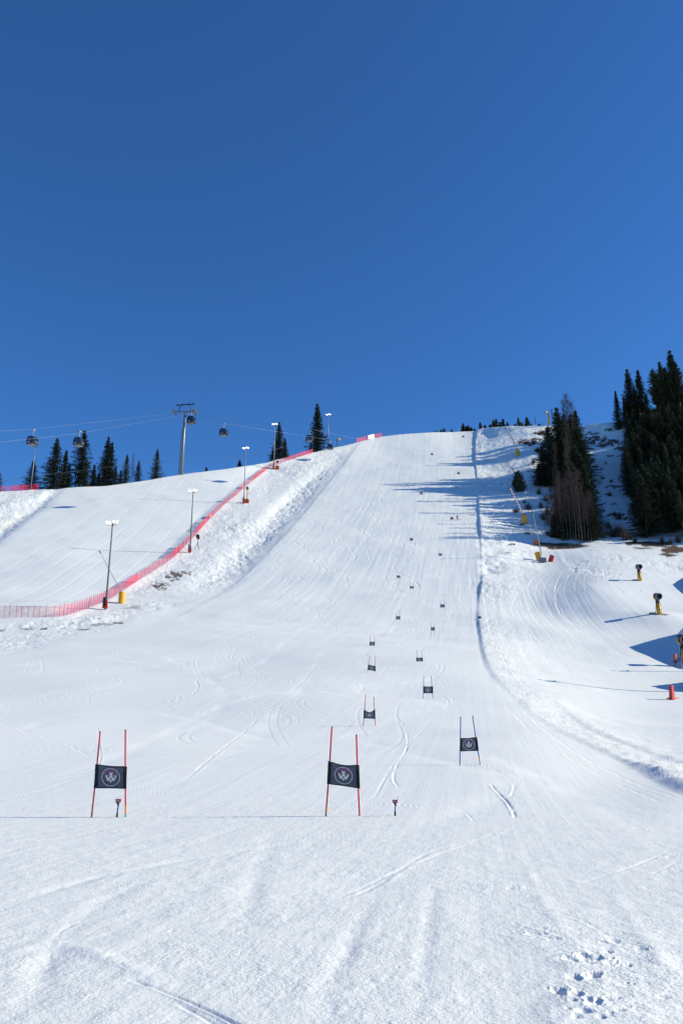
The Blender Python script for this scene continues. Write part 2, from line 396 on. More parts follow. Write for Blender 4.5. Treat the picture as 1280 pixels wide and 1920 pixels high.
# free S-turns in metres on the lower piste
rr = random.Random(21)
def s_track(x0, y0, y1, amp, per, ph, slant, dep=.035, fl=.6):
    pts = []
    n = int(abs(y1-y0)/per*8)+4
    for i in range(n):
        y = y0+(y1-y0)*i/(n-1); x = x0+(y-y0)*slant+amp*math.sin((y-y0)/per*2*math.pi+ph)
        # world -> picture of the reference profile
        z = float(np.interp(y, yy, zz)); a = math.atan((z-CAMZ)/y)-PITCH; py = 960-F*math.tan(a)
        v = (960-py)/F; px = 640+x/y*F*(cp-v*sp); pts.append((px, py))
    q = np.array(pts)
    if q[:, 0].max() < -50 or q[:, 0].min() > 1330: return
    for k in range(0, len(pts)-1, 6):                 # in pieces, each with a small window
        seg = pts[k:k+8]
        if len(seg) < 3: continue
        r = line_field(seg, 14)
        if r is None: continue
        d, par, sl_ = r; ww = np.maximum(.08, YY[sl_]*.0012)
        e = (np.exp(-(d/ww)**2))
        H[sl_] -= .5*dep*(e-.5*np.exp(-((d-1.9*ww)/ww)**2)); FLUFF[sl_] = np.maximum(FLUFF[sl_], fl*e)
for i in range(22):
    y0 = rr.uniform(24, 60); y1 = y0+rr.uniform(60, 150)
    a_ = (rr.uniform(-34, 3), y0, y1, rr.uniform(1.5, 6), rr.uniform(24, 60), rr.uniform(0, 6), rr.uniform(-.25, .35)); dd, ff = rr.uniform(.006, .018), rr.uniform(.2, .5)
    s_track(*a_, dd, ff)
    if i % 3 == 0: s_track(a_[0]+.5, *a_[1:], dd, ff)
for i in range(16):
    y0 = rr.uniform(110, 200); y1 = y0+rr.uniform(50, 120)
    s_track(rr.uniform(-20, 22), y0, y1, rr.uniform(1, 3), rr.uniform(14, 34), rr.uniform(0, 6), rr.uniform(.05, .25), rr.uniform(.03, .08), rr.uniform(.2, .5))
# broad scraped and brushed sweeps (skidded snow), linked from gate to gate and across the run-out
def sweep(pts, wid, dep, fl, reach=60):
    reach = max(reach, 2.6*wid*F/min(float(depth(*p_)) for p_ in pts))
    d, par, sl_ = line_field(pts, reach); e = np.clip(np.minimum(par, 1-par)*5, 0, 1); nn = np.clip(.7+1.5*fbm(XX[sl_]*.5, YY[sl_]*.5, 3), 0, 1.4)
    k = e*np.exp(-(d/wid)**2)*nn; H[sl_] -= dep*k; FLUFF[sl_] = np.maximum(FLUFF[sl_], fl*k)
LINE = [(868,835),(876,822),(862,850),(820,862),(806,866),(838,890),(868,898),(850,915),(800,930),(784,938),(810,955),(855,980),(862,990),(820,1005),(770,1022),(764,1028),(790,1038),(834,1048),(838,1056),(790,1072),(740,1090),(738,1100),(764,1116),(800,1128),(840,1146),(838,1156),(790,1166),(738,1176),(742,1186),(790,1192),(826,1200),(806,1214),(740,1222),(688,1228),(680,1250),(720,1258),(800,1262),(806,1276),(740,1284),(680,1290),(682,1302),(740,1306),(830,1322),(838,1334),(780,1346),(690,1370),(664,1378),(720,1396),(820,1420),(930,1450),(950,1474),(900,1510),(800,1560),(680,1620),(560,1700)]
for k in range(0, len(LINE)-3, 3):
    seg = LINE[k:k+5]
    if len(seg) > 2:
        yn = min(float(depth(*p_)) for p_ in seg); sweep(seg, .55, .02, .7, max(30, 2.6*F/yn))
for q in [([(0,1240),(200,1236),(420,1262),(620,1250),(760,1215)], .6), ([(-20,1330),(160,1300),(330,1290),(480,1250),(560,1190),(640,1120)], .5), ([(60,1480),(220,1420),(420,1330),(600,1300),(760,1340)], .5), ([(250,1500),(420,1420),(540,1330),(600,1240),(640,1180)], .7),
          ([(-20,1400),(120,1350),(300,1340),(500,1380),(640,1370)], .5), ([(200,1210),(330,1240),(420,1300),(380,1360),(220,1400)], .5), ([(860,1350),(900,1400),(1000,1450),(1150,1520),(1290,1600)], .5), ([(1010,1100),(985,1180),(1030,1240),(1120,1290),(1290,1330)], 1.0),
          ([(1080,1100),(1100,1180),(1170,1230),(1290,1260)], .9), ([(930,1080),(950,1160),(1000,1250),(1100,1340),(1290,1400)], .7)]:
    sweep(q[0], q[1], .02, .75)
for q in [([(515,1560),(480,1640),(440,1760)], .16, .020), ([(300,1640),(180,1700),(90,1800),(60,1900)], .12, .012), ([(1130,1650),(1200,1750),(1290,1860)], .09, -.022), ([(960,1590),(1020,1690),(1060,1760)], .09, -.018), ([(700,1680),(640,1800),(600,1930)], .10, .012), ([(820,1640),(800,1760),(790,1930)], .08, .010), ([(0,1700),(200,1640),(480,1590),(800,1560)], .10, .012), ([(0,1790),(120,1770),(330,1850)], .1, -.012)]:
    sweep(q[0], q[1], q[2], .3, 90)

# --- footprints and clods in the foreground
FEET = [(1000,1748,22,.05),(1040,1758,18,.04),(1110,1795,26,.09),(1075,1800,20,.07),(1175,1808,10,.06),(1112,1829,20,.08),(1075,1832,16,.05),(1080,1862,20,.07),(1045,1857,14,.05),
        (1110,1880,18,.07),(1140,1874,16,.06),(1095,1895,22,.06),(1205,1780,12,.04),(1175,1842,9,.04),(1130,1765,10,.03),(1150,1764,12,.03),(1080,1742,8,.02),(1240,1868,12,.03),(1160,1894,12,.03),
        (955,1665,10,.02),(985,1662,8,.02),(1125,1905,16,.05),(1065,1760,9,.02),(322,1745,9,.02),(745,1811,5,.02),(900,1585,9,.03),(1255,1608,12,.04),(1270,1630,12,.04),(1210,1665,8,.02)]
fr0 = random.Random(4); F2 = []
for (px, py, rad, dep) in FEET:
    F2.append((px, py, rad*.85, dep))
    for q in range(3 if rad > 13 else 1): F2.append((px+fr0.uniform(-1.5, 1.5)*rad, py+fr0.uniform(-.6, .6)*rad, rad*fr0.uniform(.25, .55), dep*fr0.uniform(.3, .7)))
for (px, py, rad, dep) in F2:
    x0, y0, _ = unproj(px, py, float(depth(px, py))); rad *= .72; dep *= .32; rx = rad/F*y0; ry = rx*1.15
    wob = 1+1.0*fbm(XX*9+px, YY*9, 4)*fg
    q = np.hypot((XX-x0)/rx, (YY-y0)/ry)*wob
    H -= dep*np.exp(-q**4); H += dep*.35*np.exp(-((q-1.35)/.3)**2)*(fbm(XX*11, YY*11, 2)+.5)*fg
FLUFF = np.clip(FLUFF+foot*.2, 0, 1)
# faint dark drip line of the finish (thin groove running across at the gates)
track([(-40,1533),(100,1533.5),(200,1533),(400,1533.5),(610,1533)], .02, .018, .0, 10, rim=.2)

# --- bare earth patches
def dirt(px, py, rx, ry, thr=.0, sc=.6, amt=1.0):
    k = np.clip(1.25-np.hypot((PX-px)/rx, (PY-py)/ry), 0, 1)
    n = fbm(XX*sc, YY*sc*1.0, 4)+.5
    global DIRT
    DIRT = np.maximum(DIRT, amt*np.clip((k*1.2*n-.38-thr)*7, 0, 1))
dirt(325, 1080, 24, 11, -.02, 1.3, .9); dirt(298, 1098, 26, 10, -.04, 1.3, .95); dirt(350, 1074, 16, 8, .0, 1.3, .8); dirt(60, 1179, 30, 4, .0, .9, .8); dirt(190, 1172, 30, 4, .0, .9, .6); dirt(250, 1140, 30, 6, .06, 1, .5)
dirt(82, 1180, 8, 2.5, -.1, .8); dirt(155, 1181, 14, 2, -.12, .8); dirt(222, 1168, 14, 2.2, -.12, .8); dirt(2, 1182, 10, 3, -.1, .8); dirt(118, 1179, 7, 1.6, -.1, .8)
dirt(1050, 1023, 52, 5.5, -.3, .3); dirt(1020, 1021, 20, 5, -.3, .3)
dirt(990, 1001, 11, 4, -.12); dirt(982, 984, 10, 2.6, -.15); dirt(960, 1022, 9, 2, -.1); dirt(953, 1038, 9, 1.8, -.15, .6, .6); dirt(970, 1040, 5, 1.8, -.1, .6, .7)
dirt(1168, 1110, 8, 2.2, 0, 1, .7); dirt(1203, 1107, 8, 1.8, 0, 1, .6); dirt(1236, 1162, 20, 2.0, -.3, .6); dirt(1110, 1033, 24, 1.4, -.1, .5, .7)
for (a, b, c2, d2) in [(1218,1022,44,8),(1262,1030,26,8),(1190,1020,20,5),(1250,1040,20,4)]: dirt(a, b, c2, d2, -.25, .4)
for (a, b, c2, d2) in [(1110,812,12,3),(1117,825,20,7),(1150,830,18,6),(1145,806,12,2),(1100,832,14,6),(1125,835,16,4),(1160,840,12,4),(1143,855,6,2),(1118,875,5,2),(1150,912,16,2.5),(1138,926,8,3),(1155,965,20,4),
                       (1122,965,8,3),(1125,905,8,2),(1180,972,14,4),(1110,950,8,3),(1150,945,6,2),(1185,1000,10,3),(985,830,16,6),(1002,826,14,5),(1015,812,14,4),(1030,805,12,4),(1008,846,8,4),(966,958,7,3)]:
    dirt(a, b, c2*1.25, d2*1.2, -.16, .9)
wood = poly_mask([(1170,780),(1330,700),(1500,700),(1500,1010),(1200,1008),(1178,950)], 16)
DIRT = np.maximum(DIRT, wood*np.clip((fbm(XX*.25, YY*.25, 4)+.12)*4, 0, 1))
wood2 = poly_mask([(1030,870),(1095,840),(1120,1010),(1060,1018),(1028,990)], 10)
DIRT = np.maximum(DIRT, wood2*np.clip((fbm(XX*.4, YY*.4, 4)+.02)*5, 0, 1))
DIRT = np.maximum(DIRT, bankF*.25*np.clip(fbm(XX*.3, YY*.1, 3)*3, 0, 1))
DIRT = np.maximum(DIRT, .12*np.clip(bankR2+bankL, 0, 1)*np.clip(fbm(XX*1.5, YY*1.5, 3)*3, 0, 1))
H += np.where(DIRT > .5, -.06, 0)

ZZ = ZZ + H
# rows beyond the crest (falls away from the sight line) and rows behind the camera
tails = [(1.5,.25),(5,.7),(12,1.4),(30,2.5),(80,4),(200,6),(600,10)]
XA, YA, ZA = [XX], [YY], [ZZ]
for dy, dz in tails:
    k = (YY[-1]+dy)/YY[-1]
    XA.append((XX[-1]*k)[None]); YA.append((YY[-1]+dy)[None]); ZA.append((ZZ[-1]+dz)[None])
pre = []
for Yv, ext in ((-400, 60), (-60, 20), (-10, 6), (0, 3), (1.5, 1.2)):
    pre.append(((XX[0]*ext)[None], np.full((1, NV[1]), Yv), np.zeros((1, NV[1]))))
XA = np.vstack([p[0] for p in pre]+XA); YA = np.vstack([p[1] for p in pre]+YA); ZA = np.vstack([p[2] for p in pre]+ZA)
NP = len(pre); NT = len(tails)
def padr(a):
    a = np.vstack([np.repeat(a[:1], NP, 0), a, np.repeat(a[-1:], NT, 0)])
    return np.hstack([np.repeat(a[:, :1], 4, 1), a, np.repeat(a[:, -1:], 4, 1)])
# side strips so that the sheet reaches well past the outermost columns at every distance
EXT = (6, 25, 90, 320)
XA = np.hstack([XA[:, :1]-e for e in EXT[::-1]]+[XA]+[XA[:, -1:]+e for e in EXT])
YA = np.hstack([YA[:, :1]]*4+[YA]+[YA[:, -1:]]*4); ZA = np.hstack([ZA[:, :1]]*4+[ZA]+[ZA[:, -1:]]*4)
nr, nc = XA.shape
me = bpy.data.meshes.new('snow_ground')
co = np.stack([XA, YA, ZA], -1).reshape(-1, 3).astype(np.float32)
idx = np.arange(nr*nc).reshape(nr, nc)
quads = np.stack([idx[:-1, :-1], idx[:-1, 1:], idx[1:, 1:], idx[1:, :-1]], -1).reshape(-1, 4).astype(np.int32)
me.vertices.add(len(co)); me.vertices.foreach_set('co', co.ravel())
me.loops.add(quads.size); me.loops.foreach_set('vertex_index', quads.ravel())
me.polygons.add(len(quads)); me.polygons.foreach_set('loop_start', np.arange(0, quads.size, 4, dtype=np.int32))
me.polygons.foreach_set('use_smooth', np.ones(len(quads), bool))
me.update(calc_edges=True)
def attr(name, a):
    at_ = me.attributes.new(name, 'FLOAT', 'POINT'); at_.data.foreach_set('value', a.reshape(-1).astype(np.float32))
attr('rough', padr(ROUGH)); attr('dirt', padr(DIRT)); attr('fluff', padr(FLUFF)); attr('pisted', padr(groom*(1-bankR2)*(1-foot)))
ground = bpy.data.objects.new('ground', me); C.objects.link(ground); tag(ground, kind='structure')

def at(px, py):
    """point of the finished ground seen at this place of the photograph"""
    j = float(np.interp(px, pxs, np.arange(len(pxs)))); j0 = int(round(j))
    col = PY[:, j0]; i = float(np.interp(-py, -col, np.arange(len(col)))); i0 = int(i); i1 = min(i0+1, len(col)-1); t = i-i0
    Y = YY[i0, j0]*(1-t)+YY[i1, j0]*t; Z = ZZ[i0, j0]*(1-t)+ZZ[i1, j0]*t; X = unproj(px, py, Y)[0]
    return Vector((X, Y, Z))
def behind(px, dy):
    """ground point dy metres beyond the crest in this direction"""
    j0 = int(round(float(np.interp(px, pxs, np.arange(len(pxs))))))
    Y0 = YY[-1, j0]; z = ZZ[-1, j0]+float(np.interp(dy, [0]+[a for a, b in tails], [0]+[b for a, b in tails]))
    return Vector((unproj(px, crest(px), Y0+dy)[0], Y0+dy, z))
def zat(py, Y): return float(unproj(640, py, Y)[2])
def up(px, py, Y): return Vector(unproj(px, py, Y))

# snow material
m = bpy.data.materials.new('snow'); m.use_nodes = True; n = m.node_tree; L = n.links.new; b = n.nodes['Principled BSDF']
def N(t, **k):
    x = n.nodes.new(t)
    for a, v in k.items(): setattr(x, a, v)
    return x
def A(name): return N('ShaderNodeAttribute', attribute_name=name)
def M(op, a, b_, c=None):
    x = N('ShaderNodeMath', operation=op)
    for i, q in enumerate((a, b_, c)):
        if q is None: continue
        if isinstance(q, (int, float)): x.inputs[i].default_value = q
        else: L(q, x.inputs[i])
    return x.outputs[0]
geo = N('ShaderNodeNewGeometry'); pos = geo.outputs['Position']
def noise(scale, detail=4, rough=.55, vec=None):
    x = N('ShaderNodeTexNoise'); x.inputs['Scale'].default_value = scale; x.inputs['Detail'].default_value = detail; x.inputs['Roughness'].default_value = rough
    L(vec or pos, x.inputs['Vector']); return x.outputs[0]
aro, adi, afl, api = A('rough').outputs['Fac'], A('dirt').outputs['Fac'], A('fluff').outputs['Fac'], A('pisted').outputs['Fac']
sep = N('ShaderNodeSeparateXYZ'); L(pos, sep.inputs[0])
nearf = M('MULTIPLY', M('SUBTRACT', 26.0, sep.outputs[1]), 1/12); 
nc_ = N('ShaderNodeClamp'); L(nearf, nc_.inputs[0]); nearc = nc_.outputs[0]
gm = N('ShaderNodeMapRange'); gm.inputs[1].default_value = .35; gm.inputs[2].default_value = .65; gm.inputs[3].default_value = .35; gm.inputs[4].default_value = 1.25; L(noise(.55, 4, .6), gm.inputs[0]); nearf = M('MULTIPLY', nearc, gm.outputs[0])
hsum = M('MULTIPLY', noise(28, 3, .6), M('ADD', M('MULTIPLY', nearf, .006), .001))
hsum = M('ADD', hsum, M('MULTIPLY', noise(7, 4, .6), M('ADD', M('MULTIPLY', nearf, .012), .003)))
hsum = M('ADD', hsum, M('MULTIPLY', noise(2.2, 5, .65), M('ADD', M('MULTIPLY', aro, .10), .006)))
hsum = M('ADD', hsum, M('MULTIPLY', noise(9, 4, .65), M('MULTIPLY', aro, .025)))
# streaks along the grooming direction
cmb = N('ShaderNodeCombineXYZ'); L(M('SUBTRACT', sep.outputs[0], M('MULTIPLY', sep.outputs[1], .165)), cmb.inputs[0]); L(M('MULTIPLY', sep.outputs[1], .03), cmb.inputs[1])
st = noise(2.0, 5, .6, cmb.outputs[0])
hsum = M('ADD', hsum, M('MULTIPLY', st, M('MULTIPLY', api, .020)))
# corduroy combed by the groomer
cw = N('ShaderNodeVectorMath', operation='ADD'); L(pos, cw.inputs[0])
wn = N('ShaderNodeTexNoise'); wn.inputs['Scale'].default_value = .05; L(pos, wn.inputs['Vector'])
ws = N('ShaderNodeVectorMath', operation='SCALE'); ws.inputs['Scale'].default_value = 7; L(wn.outputs['Color'], ws.inputs[0]); L(ws.outputs[0], cw.inputs[1])
wv = N('ShaderNodeTexWave', wave_type='BANDS', bands_direction='X'); wv.inputs['Scale'].default_value = 3.0; L(cw.outputs[0], wv.inputs['Vector'])
patch = N('ShaderNodeMapRange'); patch.inputs[1].default_value = .42; patch.inputs[2].default_value = .62; L(noise(.12, 3), patch.inputs[0])
hsum = M('ADD', hsum, M('MULTIPLY', wv.outputs[0], M('MULTIPLY', M('MULTIPLY', patch.outputs[0], api), M('MULTIPLY', M('SUBTRACT', 1.0, nearf), .0020))))
bp = N('ShaderNodeBump'); bp.inputs['Distance'].default_value = 1.0; bp.inputs['Strength'].default_value = 1.0; L(hsum, bp.inputs['Height'])
L(bp.outputs[0], b.inputs['Normal'])
cr = N('ShaderNodeMix', data_type='RGBA'); cr.inputs[6].default_value = (.71,.73,.735,1); cr.inputs[7].default_value = (.80,.815,.815,1)
big = N('ShaderNodeMapRange'); big.inputs[1].default_value = .35; big.inputs[2].default_value = .65; L(noise(.07, 5, .6), big.inputs[0])
fac = M('ADD', M('MULTIPLY', big.outputs[0], .35), M('ADD', M('MULTIPLY', afl, .6), M('MULTIPLY', aro, .35))); fc = N('ShaderNodeClamp'); L(fac, fc.inputs[0]); L(fc.outputs[0], cr.inputs[0])
dm = N('ShaderNodeMix', data_type='RGBA'); L(cr.outputs[2], dm.inputs[6])
dc = N('ShaderNodeMix', data_type='RGBA'); dc.inputs[6].default_value = (.05,.033,.022,1); dc.inputs[7].default_value = (.13,.09,.055,1); L(noise(1.5, 6), dc.inputs[0]); L(dc.outputs[2], dm.inputs[7])
L(adi, dm.inputs[0]); L(dm.outputs[2], b.inputs['Base Color'])
b.inputs['Roughness'].default_value = .62; b.inputs['Specular IOR Level'].default_value = .25
me.materials.append(m)

# ------------------------------------------------------------------ materials
M_red = mat('pole_red', (.55,.015,.035), .35, noise=.15); M_blue = mat('pole_blue', (.03,.08,.35), .35, noise=.15)
M_orange = mat('sleeve_orange', (.75,.22,.03), .5); M_teal = mat('tape_teal', (.05,.35,.42), .5)
M_cloth = mat('gate_cloth', (.075,.088,.115), .85, noise=.25, nscale=14, bump=.01); M_hem = mat('gate_hem', (.008,.009,.014), .9, noise=.2, nscale=30)
M_beige = mat('emblem_beige', (.70,.64,.57), .8); M_pink = mat('emblem_pink', (.55,.12,.40), .8); M_tagblue = mat('care_tag', (.2,.3,.6), .8)
M_steel = mat('galvanised_steel', (.21,.22,.24), .5, .5, noise=.2, nscale=3); M_mast = mat('mast_wood_grey', (.13,.11,.10), .7, noise=.3, nscale=4)
M_black = mat('black_plastic', (.012,.013,.016), .4); M_dark = mat('dark_metal', (.04,.045,.05), .5, .5)
M_yellow = mat('yellow_pad', (.70,.34,.012), .55, noise=.15, nscale=3, bump=.02); M_yel2 = mat('yellow_paint', (.68,.33,.015), .45, noise=.12)
M_orpad = mat('orange_pad', (.62,.11,.015), .6, noise=.15, nscale=3, bump=.03); M_redpad = mat('red_pad', (.58,.03,.02), .6, noise=.15, nscale=3, bump=.03)
M_redbox = mat('red_box', (.40,.02,.05), .5); M_grey = mat('grey_box', (.16,.17,.19), .6, noise=.2)
M_lamp = mat('lamp_lit', (1,1,1), .4, emit=(1,.90,.70), est=4.0); M_white = mat('white_paint', (.78,.78,.78), .5, noise=.08)
M_cabin = mat('cabin_navy', (.015,.02,.045), .22, .2, noise=.1); M_glass = mat('cabin_glass', (.02,.03,.05), .05, 0, 1.0); M_cable = mat('steel_cable', (.22,.25,.30), .45, .5)
M_dcable = mat('dark_cable', (.04,.045,.06), .6); M_rock = mat('rock', (.06,.06,.065), .9, noise=.4, nscale=6, bump=.1)
M_bark = mat('spruce_bark', (.07,.05,.04), .9, noise=.4, nscale=3); M_birch = mat('birch_bark', (.15,.125,.105), .85, noise=.5, nscale=4); M_twig = mat('bare_twigs', (.11,.07,.06), .9, noise=.3, nscale=1.5)
def foliage(name, c1, c2):
    m_ = mat(name, c1, .75, spec=.25); q = m_.node_tree; bb = q.nodes['Principled BSDF']
    g = q.nodes.new('ShaderNodeNewGeometry'); nz = q.nodes.new('ShaderNodeTexNoise'); nz.inputs['Scale'].default_value = .8; nz.inputs['Detail'].default_value = 6
    q.links.new(g.outputs['Position'], nz.inputs['Vector'])
    mr = q.nodes.new('ShaderNodeMapRange'); mr.inputs[1].default_value = .35; mr.inputs[2].default_value = .65; q.links.new(nz.outputs[0], mr.inputs[0])
    mx = q.nodes.new('ShaderNodeMix'); mx.data_type = 'RGBA'; mx.inputs[6].default_value = (*c1, 1); mx.inputs[7].default_value = (*c2, 1)
    q.links.new(mr.outputs[0], mx.inputs[0])
    oi = q.nodes.new('ShaderNodeObjectInfo'); r2 = q.nodes.new('ShaderNodeMapRange'); r2.inputs[3].default_value = .55; r2.inputs[4].default_value = 1.6; q.links.new(oi.outputs['Random'], r2.inputs[0])
    sc_ = q.nodes.new('ShaderNodeVectorMath'); sc_.operation = 'SCALE'; q.links.new(mx.outputs[2], sc_.inputs[0]); q.links.new(r2.outputs[0], sc_.inputs['Scale'])
    q.links.new(sc_.outputs[0], bb.inputs['Base Color']); return m_
M_spruce = foliage('spruce_needles', (.018,.030,.018), (.055,.065,.035)); M_pine = foliage('pine_needles', (.03,.045,.02), (.08,.09,.04)); M_brush = foliage('brush', (.05,.04,.03), (.10,.07,.05))
def net_mat(name, col, a):
    m_ = bpy.data.materials.new(name); m_.use_nodes = True; q = m_.node_tree; bb = q.nodes['Principled BSDF']; out = q.nodes['Material Output']
    bb.inputs['Base Color'].default_value = (*col, 1); bb.inputs['Roughness'].default_value = .7
    tr = q.nodes.new('ShaderNodeBsdfTransparent'); mx = q.nodes.new('ShaderNodeMixShader')
    g = q.nodes.new('ShaderNodeNewGeometry'); nz = q.nodes.new('ShaderNodeTexNoise'); nz.inputs['Scale'].default_value = .7; q.links.new(g.outputs['Position'], nz.inputs['Vector'])
    mr = q.nodes.new('ShaderNodeMapRange'); mr.inputs[1].default_value = .3; mr.inputs[2].default_value = .7; mr.inputs[3].default_value = a-.12; mr.inputs[4].default_value = a+.12
    q.links.new(nz.outputs[0], mr.inputs[0]); q.links.new(mr.outputs[0], mx.inputs[0]); q.links.new(tr.outputs[0], mx.inputs[1]); q.links.new(bb.outputs[0], mx.inputs[2]); q.links.new(mx.outputs[0], out.inputs[0]); return m_
M_net = net_mat('red_net', (.64,.02,.09), .27); M_net2 = net_mat('red_net_dense', (.66,.015,.05), .42)
M_post = mat('fence_post', (.42,.01,.03), .5)

# ------------------------------------------------------------------ fences
def fence(pts, h, step, label, group, dense=(), banners=(), pts3=None):
    P = pts3 or [at(*p) for p in catmull(pts, 6)]
    root = empty('safety_fence', P[0]); tag(root, label, 'fence', group)
    o0 = P[0].copy(); seg = [0]
    for i in range(1, len(P)): seg.append(seg[-1]+(P[i]-P[i-1]).length)
    Ltot = seg[-1]
    def pt(s_):
        k = int(np.clip(np.searchsorted(seg, s_)-1, 0, len(P)-2)); t = (s_-seg[k])/(seg[k+1]-seg[k]+1e-9); return P[k].lerp(P[k+1], t)
    ps = []; s_ = 0
    while s_ < Ltot: ps.append(s_); s_ += step*rng.uniform(.75, 1.25)
    rest = MB(); tops = []
    for k, s_ in enumerate(ps):
        p = pt(s_)-o0; lean = Vector((rng.uniform(-.1, .1), rng.uniform(-.06, .06), 0)); hh = h*rng.uniform(.96, 1.12)
        mb = MB() if k < 100 else rest
        mb.tube([p-Vector((0,0,.3)), p+lean+Vector((0,0,hh))], .035, 6)
        if k < 100: mb.build('post', M_post, root)
    if rest.v: tag(rest.build('posts', M_post, root), kind='stuff')
    def net(a, b_, off, mt, nm, h0=.05, h1=1.0):
        vs = []; fs = []; ns = max(2, int((b_-a)/1.1))
        for i in range(ns+1):
            s_ = a+(b_-a)*i/ns; p = pt(s_)-o0+Vector((0, off, 0)); w_ = .05*math.sin(i*1.7)
            vs += [p+Vector((0, w_, h*h0)), p+Vector((.02, -w_, h*(h0+h1)*.5)), p+Vector((0, w_, h*h1*(.95+.04*math.sin(i*.9))))]
        for i in range(ns):
            for q in (0, 1): fs.append((i*3+q, (i+1)*3+q, (i+1)*3+q+1, i*3+q+1))
        mb = MB(); mb.add(vs, fs); return mb.build(nm, mt, root)
    net(0, Ltot, .0, M_net, 'net')
    for a, b_ in dense: net(a*Ltot, b_*Ltot, .12, M_net2, 'net')
    for f_, wd in banners:
        s_ = f_*Ltot; a = pt(s_-wd/2)-o0+Vector((0,-.1,0)); c = pt(s_+wd/2)-o0+Vector((0,-.1,0))
        mb = MB(); z = Vector((0,0,1)); mb.add([a+z*.2, c+z*.2, c+z*1.45, a+z*1.45], [(0,1,2,3)]); bn = mb.build('banner', M_redpad, root)
        mk = MB(); dv = (c-a); y = Vector((0,-.03,0))
        def bx(u0, u1, z0, z1): mk.add([a+dv*u0+z*z0+y, a+dv*u1+z*z0+y, a+dv*u1+z*z1+y, a+dv*u0+z*z1+y], [(0,1,2,3)])
        bx(.10,.16,.4,1.2); bx(.18,.24,.4,1.2); bx(.26,.32,.4,1.2); bx(.08,.34,1.22,1.28)
        mk.build('logo_mark', M_white, bn); mk = MB()
        for q in range(5): bx(.48+q*.085, .535+q*.085, .85, 1.1)
        for q in range(4): bx(.50+q*.085, .545+q*.085, .5, .7)
        mk.build('lettering', M_white, bn)
    return root
fence(FENCE, 2.0, 1.15, 'long red safety net fence running up the bank between the two pistes', None, dense=((.33,.37),(.20,.23),(.47,.52),(.93,1.0),(.80,.86)), banners=((.545,3.6),(.74,3.2)))
fence([(-60,922),(0,919),(30,917),(72,917)], 2.2, 3.0, 'short red net fence on the far left ridge beside the unlit lamp mast', None, dense=((.6,1.0),))
P3 = [behind(668, .5), behind(690, .8), behind(716, 1.0)]
fence(None, 2.4, 2.5, 'short red net barrier at the top edge of the main slope', None, dense=((0,.45),(.75,1.0)), pts3=P3)
a, c = behind(690, .3), behind(702, .3); mb = MB(); o_ = empty('start_banner', a)
mb.add([(0,-.2,.2), (c-a).to_tuple()[:2]+(c.z-a.z+.2,), (c.x-a.x, c.y-a.y, c.z-a.z+2.2), (0,-.2,2.2)], [(0,1,2,3)]); mb.build('sheet', M_white, o_)
mb = MB(); mb.tube([(0,0,-.3),(0,0,2.5)], .05); mb.build('frame_post', M_steel, o_); mb = MB(); mb.tube([(c.x-a.x,c.y-a.y,c.z-a.z-.3),(c.x-a.x,c.y-a.y,c.z-a.z+2.5)], .05); mb.build('frame_post', M_steel, o_)
tag(o_, 'white banner sheet standing in the red barrier at the top of the slope', 'banner')

# ------------------------------------------------------------------ slalom gates
glyph = {}
def letters(txt):
    for ch in set(txt):
        cu = bpy.data.curves.new('t', 'FONT'); cu.body = ch; cu.size = 1; cu.align_x = 'CENTER'; cu.resolution_u = 2; cu.offset = .03
        to = bpy.data.objects.new('t', cu); C.objects.link(to); bpy.context.view_layer.update()
        e = to.evaluated_get(bpy.context.evaluated_depsgraph_get()); mm = e.to_mesh()
        glyph[ch] = ([(v.co.x, v.co.y) for v in mm.vertices], [tuple(p.vertices) for p in mm.polygons])
        e.to_mesh_clear(); bpy.data.objects.remove(to); bpy.data.curves.remove(cu)
letters('PEREGRINE')
def emblem2d():
    logo = ([], []); txt = ([], [])
    def add(t, vs, fs):
        n0 = len(t[0]); t[0].extend(vs); t[1].extend([tuple(n0+i for i in f) for f in fs])
    K = 36; vs = []; 
    for k in range(K):
        a_ = 2*math.pi*k/K
        for r_ in (.97, 1.03): vs.append((r_*math.cos(a_), r_*math.sin(a_)))
    add(logo, vs, [(2*k, 2*k+1, (2*k+3) % (2*K), (2*k+2) % (2*K)) for k in range(K)])
    def stroke(a_, b_, w_=.092):
        a_ = Vector(a_); b_ = Vector(b_); d_ = (b_-a_).normalized(); nn = Vector((-d_.y, d_.x))*w_; e = d_*.03
        add(logo, [tuple(a_-e+nn), tuple(a_-e-nn), tuple(b_+e-nn), tuple(b_+e+nn)], [(0,1,2,3)])
    stroke((-.54,.17),(-.28,-.38)); stroke((-.28,-.38),(.15,.50)); stroke((.56,.17),(.29,-.38)); stroke((.29,-.38),(-.13,.50))
    stroke((-.11,-.27),(0,-.58), .05); stroke((.13,-.27),(0,-.58), .05)
    for sx_ in (-.27, .30):
        q = []
        for k in range(8): r_ = .14 if k % 2 == 0 else .035; q.append((sx_+r_*math.sin(k*math.pi/4)*.7, .20+r_*math.cos(k*math.pi/4)))
        add(logo, q, [tuple(range(8))])
    wd = 'PEREGRINE'
    for i, ch in enumerate(wd):
        an = R(64-128*i/(len(wd)-1)); ca, sa = math.cos(an), math.sin(an); g = glyph[ch]; sc_ = .27
        vs = []
        for (x, y) in g[0]:
            x *= sc_; y = y*sc_; r_ = .70+y; vs.append((x*ca - r_*sa, x*sa + r_*ca))
        add(txt, vs, g[1])
    return logo, txt
LOGO, TXT = emblem2d()
